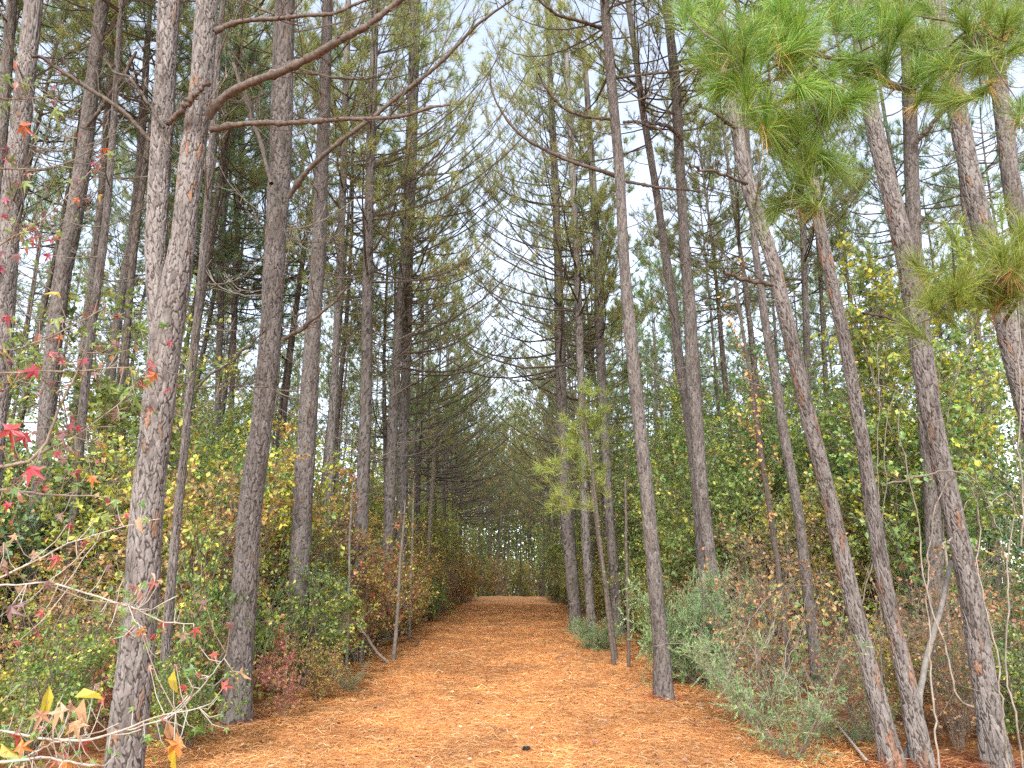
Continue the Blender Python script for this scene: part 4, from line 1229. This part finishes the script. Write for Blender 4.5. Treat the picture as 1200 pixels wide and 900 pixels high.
# ------------------------------------------------------------------ sweetgum saplings reaching in from the left
def gum(label, stem_rows, Y, branch_rows, leaf_list, mat, bw=1.0, yj=.35):
    bp, br = px_pts(Y, stem_rows)
    g0 = float(gz(bp[0][0], bp[0][1]))
    base = np.array([bp[0][0], bp[0][1], g0])
    bp[0][2] = g0 - .05
    o = empty('sweetgum_sapling', base, label, 'sapling')
    mb = MB()
    A = resample(np.c_[bp - base, br], 30); tubes(mb, A[None, :, :3], A[None, :, 3], 8)
    pool = [A[:, :3]]
    for rows in branch_rows:
        dy = R.uniform(-.2, .2)
        P = np.array([at(px, py, Y + dy * i / (len(rows) - 1)) for i, (px, py, w_) in enumerate(rows)]) - base
        rr = np.array([.5 * w_ * bw / F * Y for *_, w_ in rows])
        B_ = resample(np.c_[P, rr], 26)
        B_[:, :3] += np.cumsum(R.normal(0, .0022, (26, 3)), 0)
        tubes(mb, B_[None, :, :3], B_[None, :, 3], 7); pool.append(B_[:, :3])
        Q, _ = side_twigs(B_[None, :, :3], 5, .2, .22, .1); tubes(mb, Q, np.full((len(Q), 4), .0022), 4)
    allp = np.concatenate(pool)
    mf = MB(); mats = [L_RED, L_ORANGE, L_GREEN, L_YELLOW, L_PURPLE, L_PINK]
    code = 'roygpk'
    order = {'r': 0, 'o': 1, 'g': 2, 'y': 3, 'p': 4, 'k': 5}
    extra = []
    for _ in range(150):
        e_ = allp[int(R.integers(30, len(allp)))] + base + R.normal(0, .07, 3)
        extra.append((e_, R.uniform(.028, .065), 'pgkgrg'[int(R.integers(6))]))
    for (px, py, s, c) in leaf_list + [(e_[0], None, e_[1], e_[2]) for e_ in extra]:
        if py is None: p, s3 = px - base, s
        else: p = at(px, py, Y + R.uniform(-yj, yj)) - base; s3 = s / F * Y
        k = np.argmin(((allp - p) ** 2).sum(1)); q = allp[k]
        mid = (p + q) / 2 + np.array([0, 0, -.02])
        tubes(mb, np.array([[q, mid, p]]), np.array([[.0022, .0018, .0012]]), 4)
        d = nrm(R.normal(size=3) * .55 + np.array([0, -.1, -.85])); nor = nrm(R.normal(size=3) * .5 + np.array([.0, -1.0, .35]))
        tm, tt = (STAR, STAR_T) if c in 'rogp' or R.random() < .35 else (LANCE, OVAL_T)
        s3 *= .86
        tm = tm * np.array([R.uniform(.75, 1.0), 1, 1]) + np.array([0, 0, -1.0]) * (tm[:, 1:2] - .3) ** 2 * R.uniform(0, .5) + np.array([0, 0, 1.0]) * np.abs(tm[:, 0:1]) * R.uniform(-.2, .7) + R.normal(0, .018, tm.shape)
        leaves(mf, p[None] - d[None] * s3 * .5, d[None], nor[None], s3 * 1.25, tm, tt, order[c])
    link('stem', mb.mesh('stem', [mat], True), o)
    link('foliage', mf.mesh('foliage', mats), o)


gum('sweetgum sapling hanging orange and green star leaves into the top left',
    [(-90, 1100, 14), (-70, 700, 10), (-50, 400, 8), (-40, 150, 6), (-30, 60, 4)], 3.3,
    [[(-45, 180, 4), (0, 195, 3), (50, 195, 2)], [(-48, 300, 4), (0, 285, 3), (45, 262, 2), (70, 240, 1.5), (120, 185, 1.2)], [(-40, 110, 3), (20, 120, 2), (70, 115, 1.5)], [(-48, 330, 3), (10, 280, 2), (50, 270, 1.5)]],
    [(28, 148, 40, 'o'), (66, 130, 34, 'g'), (12, 190, 24, 'g'), (30, 215, 24, 'g'), (130, 180, 20, 'g'), (138, 190, 16, 'g'), (118, 230, 13, 'y'), (122, 174, 18, 'o'), (35, 268, 22, 'p'), (46, 288, 18, 'p'), (66, 246, 14, 'p'), (10, 175, 26, 'p'), (82, 212, 14, 'g'), (90, 234, 14, 'o'), (4, 296, 24, 'p'), (20, 300, 18, 'p'), (8, 90, 24, 'g'), (30, 100, 18, 'g')], STEM)
gum('sweetgum sapling with crimson star leaves at the left edge, mid height',
    [(-100, 1100, 14), (-75, 800, 11), (-60, 560, 8), (-50, 380, 6), (-45, 330, 3)], 3.1,
    [[(-60, 560, 5), (0, 545, 4), (35, 540, 4), (56, 522, 3.5), (75, 475, 3), (90, 445, 2.5), (102, 410, 1.5)], [(-60, 575, 4), (20, 575, 3), (60, 580, 2.5), (130, 582, 1.5)], [(-50, 440, 3), (20, 435, 2.5), (80, 433, 2), (150, 430, 1.5)],
     [(-52, 385, 3), (10, 415, 2), (60, 395, 2), (120, 365, 1.2)], [(35, 540, 3), (90, 510, 2), (140, 470, 1.5), (175, 425, 1.2)]],
    [(8, 372, 24, 'r'), (4, 408, 30, 'y'), (40, 434, 28, 'r'), (97, 422, 26, 'r'), (68, 375, 22, 'g'), (66, 345, 16, 'y'), (165, 385, 22, 'g'), (158, 408, 18, 'o'), (174, 428, 34, 'r'), (180, 440, 22, 'o'), (146, 460, 36, 'g'), (160, 468, 24, 'g'), (137, 485, 22, 'p'), (14, 504, 40, 'r'), (30, 512, 30, 'r'), (38, 550, 30, 'r'), (90, 553, 17, 'r'), (118, 520, 18, 'o'), (108, 560, 16, 'o'), (66, 497, 26, 'g'), (75, 508, 26, 'p'), (18, 575, 24, 'g'), (60, 530, 18, 'g'), (70, 395, 16, 'o'), (10, 440, 22, 'y')], STEM)
gum('white-twigged sapling with plum and red leaves in the lower left corner',
    [(-95, 1150, 14), (-80, 900, 11), (-65, 720, 8), (-60, 640, 5)], 2.9,
    [[(-80, 850, 5), (0, 857, 4), (50, 866, 4), (100, 868, 4), (150, 855, 3), (185, 840, 2), (235, 830, 1.5)], [(-80, 900, 5), (0, 893, 4.5), (60, 889, 4), (110, 897, 2)], [(20, 893, 3), (70, 872, 2.5), (105, 868, 2)],
     [(-65, 690, 4), (15, 684, 3), (60, 680, 3), (110, 695, 3), (150, 708, 3), (190, 727, 2.5), (225, 728, 1.5)], [(-65, 700, 4), (15, 672, 3), (70, 640, 2.5), (130, 615, 2), (190, 605, 1.5)], [(150, 708, 2), (160, 728, 1.5), (172, 742, 1.2)],
     [(150, 855, 2.5), (200, 842, 2), (240, 800, 2), (265, 765, 1.2)]],
    [(8, 665, 30, 'p'), (40, 650, 20, 'k'), (58, 652, 22, 'p'), (12, 712, 30, 'p'), (5, 640, 24, 'p'), (125, 665, 18, 'p'), (55, 685, 18, 'p'), (44, 742, 14, 'r'), (20, 753, 12, 'r'), (165, 740, 14, 'o'), (172, 744, 13, 'r'), (168, 736, 12, 'o'), (157, 688, 16, 'p'), (163, 685, 13, 'y'), (84, 826, 34, 'k'), (95, 834, 30, 'k'), (72, 834, 28, 'k'), (55, 820, 28, 'y'), (100, 815, 24, 'y'), (48, 838, 24, 'k'), (88, 850, 24, 'k'), (18, 862, 28, 'r'), (25, 875, 24, 'o'), (8, 880, 28, 'y'), (95, 870, 22, 'r'), (70, 886, 30, 'r'), (78, 895, 24, 'o'), (198, 855, 28, 'k'), (204, 882, 36, 'y'), (208, 872, 28, 'o'), (203, 797, 24, 'y'), (215, 805, 14, 'r'), (270, 732, 16, 'p'), (240, 705, 18, 'p')], PALE, .68)


# ------------------------------------------------------------------ bright pine boughs at the upper right
def bough(parent, base, main, tl, Ys, per=120, nl=.24, label=None):
    mb = MB(); mf = MB()
    P = np.array([at(px, py, y) for px, py, y, _ in main]) - base
    rr = np.array([r_ for *_, r_ in main])
    A = resample(np.c_[P, rr], 30)
    tubes(mb, A[None, :, :3], A[None, :, 3], 8)
    pos, dr, dead_p, dead_d = [], [], [], []
    tl = list(tl) + [(px + R.normal(0, 34), py + R.normal(0, 26)) for px, py in tl]
    for (px, py) in tl:
        p = at(px, py, R.uniform(*Ys)) - base
        k = np.argmin(((A[:, :3] - p) ** 2).sum(1) + .1 * R.random(len(A))); q = A[k, :3]
        m_ = q * .45 + p * .55 + np.array([0, 0, -.05])
        B_ = resample(np.array([q, m_, p]), 12)
        tubes(mb, B_[None], (.009 * np.linspace(1, .4, 12))[None], 6)
        d = nrm(nrm(p - m_) * .7 + np.array([0, 0, .55]) + R.normal(0, .25, 3))
        pos += [p, p - d * .07]; dr += [d, d]
        if R.random() < .3: dead_p.append(p - d * .16); dead_d.append(R.normal(0, .4, 3) + np.array([0, 0, -.8]))
        # a side shoot
        s = nrm(d + R.normal(size=3) * .7) * .16
        tubes(mb, np.array([[m_, m_ + s * .6, m_ + s]]), np.array([[.005, .004, .003]]), 5)
        pos.append(m_ + s); dr.append(s)
    tuft(mf, np.array(pos), np.array(dr), per, nl, .003, .48, 0, .16)
    if dead_p: tuft(mf, np.array(dead_p), np.array(dead_d), 22, nl * .8, .0024, .45, 1, .15)
    o = link('bough', mb.mesh('bough', [BRANCH_LT], True), parent)
    link('needle_tufts', mf.mesh('needle_tufts', [N_NEAR, N_DEAD]), o)
    return o


bough(big_r, big_r_base, [(1012, 70, 6.35, .03), (1040, 100, 5.6, .026), (1066, 106, 4.9, .022), (1030, 92, 4.5, .017), (985, 70, 4.3, .014), (930, 60, 4.1, .010), (860, 60, 3.9, .006)],
      [(840, 60), (820, 22), (858, 95), (800, 12), (885, 40), (930, 60), (958, 28), (985, 72), (1000, 20), (1012, 112), (1040, 60), (1060, 20), (1078, 82), (880, 112), (945, 108), (905, 12), (960, 140), (838, 100), (990, 130), (868, 20), (925, 20)], (3.8, 4.6))
bough(big_r, big_r_base, [(1014, 90, 6.3, .02), (990, 130, 5.5, .016), (965, 140, 4.8, .012), (948, 165, 4.4, .008), (942, 215, 4.3, .005)],
      [(940, 165), (933, 200), (946, 238), (925, 150), (952, 190), (878, 128), (900, 135)], (4.1, 4.6), 80)
bough(edge_r, edge_r_base, [(1106, 50, 7.9, .03), (1110, 80, 6.5, .024), (1090, 100, 5.4, .018), (1100, 60, 4.8, .012), (1140, 30, 4.4, .007)],
      [(1100, 40), (1130, 20), (1095, 112), (1140, 70), (1180, 28), (1085, 60), (1120, 60), (1160, 10), (1200, 50), (1080, 5), (1150, 110)], (4.2, 5.0))
bough(edge_r, edge_r_base, [(1178, 375, 7.9, .022), (1195, 350, 6.6, .018), (1190, 325, 5.5, .013), (1160, 335, 4.9, .008), (1120, 345, 4.7, .005)],
      [(1112, 345), (1098, 362), (1130, 318), (1178, 292), (1190, 330), (1160, 338), (1197, 262), (1110, 330), (1200, 300), (1140, 350)], (4.4, 5.0), 80)

# young pine sapling beside the right-hand file
def young_pine(label, rows, Y, tl, mat, nl=.2, per=60, wid=.006):
    pts, rad = px_pts(Y, rows)
    base = np.array([pts[0][0], pts[0][1], float(gz(pts[0][0], pts[0][1]))]); pts[0][2] = base[2] - .05
    o = empty('pine_sapling', base, label, 'young pine')
    A = resample(np.c_[pts - base, rad], 30)
    mb = MB(); tubes(mb, A[None, :, :3], A[None, :, 3], 8)
    mf = MB(); pos, dr = [], []
    for (px, py) in tl:
        p = at(px + R.normal(0, 9), py + R.normal(0, 7), Y + R.uniform(-.6, .6)) - base
        tgt = p - np.array([0, 0, .35])
        k = np.argmin(((A[:, :3] - tgt) ** 2).sum(1)); q = A[k, :3]
        B_ = resample(np.array([q, (p + q) / 2 + [0, 0, -.04], p]), 8); tubes(mb, B_[None], (.008 * np.linspace(1, .5, 8))[None], 4)
        d = nrm(p - q + np.array([0, 0, .3]))
        for s in range(4):
            pos.append(p - d * .15 * s + R.normal(0, .12, 3)); dr.append(d + R.normal(0, .35, 3))
    tuft(mf, np.array(pos), np.array(dr), per, nl, wid, .7)
    link('stem', mb.mesh('stem', [BRANCH_LT], True), o); link('crown', mf.mesh('crown', [mat]), o)


N_YOUNG = foliage_mat('pine_needles_young', [(0, (.10, .15, .03)), (.5, (.17, .23, .045)), (.86, (.28, .30, .07)), (1, (.36, .20, .07))], .42, boost=1.8)
young_pine('yellow-green young pine with two thin stems in front of the right-hand file', [(722, 775, 8), (712, 700, 7), (700, 620, 6), (690, 540, 5), (683, 460, 3)], 14.5,
           [(675, 450), (690, 455), (702, 470), (668, 470), (685, 480), (700, 500), (655, 520), (668, 530), (640, 545), (690, 530), (655, 575), (645, 580), (670, 570), (700, 545), (685, 500), (662, 490), (640, 520), (695, 480), (700, 455), (680, 460), (672, 455), (690, 470), (708, 490), (660, 505), (650, 550), (636, 560), (660, 545), (680, 545), (705, 515), (712, 530), (675, 515), (648, 590), (690, 575)], N_YOUNG, .24, 46, .0075)


# ------------------------------------------------------------------ vines round the knobbly pine
def vine(label, lines, Y, mat, rpx=3.2):
    first = at(*lines[0][0], Y)
    base = np.array([first[0], first[1], float(gz(first[0], first[1]))])
    o = empty('bare_vine', base, label, 'vine')
    for ln in lines:
        n = len(ln)
        P = np.array([at(px, py, Y + R.uniform(-.12, .12)) for px, py in ln]) - base
        A = resample(P, 40); A += np.cumsum(R.normal(0, .008, (40, 3)), 0)
        mb = MB(); tubes(mb, A[None], (rpx * .5 / F * Y * np.linspace(1, .5, 40))[None], 6)
        Q, _ = side_twigs(A[None], 5, .1, .12, 0); tubes(mb, Q, np.full((len(Q), 4), .0018), 3)
        link('runner', mb.mesh('runner', [mat], True), o)


vine('pale bare vines looping around the rough knobbly leaning pine',
     [[(1100, 905), (1092, 760), (1096, 640), (1098, 590), (1110, 562), (1124, 556), (1140, 570)], [(1040, 568), (1075, 556), (1105, 553), (1130, 558), (1160, 600), (1175, 640)],
      [(1178, 905), (1170, 820), (1160, 740), (1148, 690), (1140, 640), (1142, 600), (1130, 560)], [(1105, 645), (1125, 636), (1140, 618), (1142, 590)],
      [(1200, 905), (1192, 840), (1180, 790), (1184, 700), (1190, 640), (1192, 585), (1172, 605), (1156, 612)], [(1195, 640), (1194, 540), (1198, 400), (1203, 300)], [(1140, 830), (1120, 820), (1090, 700), (1080, 640), (1066, 560), (1052, 500), (1060, 470)]], 6.0, VINE, 2.3)
vine('thin pale vine strands arching out of the thicket behind the tilted trunks',
     [[(1000, 760), (1020, 640), (1035, 560), (1030, 500), (1048, 440), (1080, 480)], [(1140, 760), (1090, 520), (1045, 445), (1010, 450)], [(1035, 900), (1040, 700), (1038, 560), (1040, 400)], [(900, 760), (915, 690), (945, 700), (958, 690)], [(880, 790), (905, 740), (920, 700)], [(915, 800), (935, 740), (958, 690)]], 8.2, VINE, 1.6)
vine('thin white twiggy strands rising from the front juniper',
     [[(845, 815), (870, 760), (905, 700), (910, 690)], [(880, 840), (885, 770), (880, 720)], [(905, 850), (920, 800), (925, 760), (955, 690)], [(950, 860), (930, 800), (890, 790)]], 7.4, VINE, 1.3)

print('objects', len(bpy.data.objects))
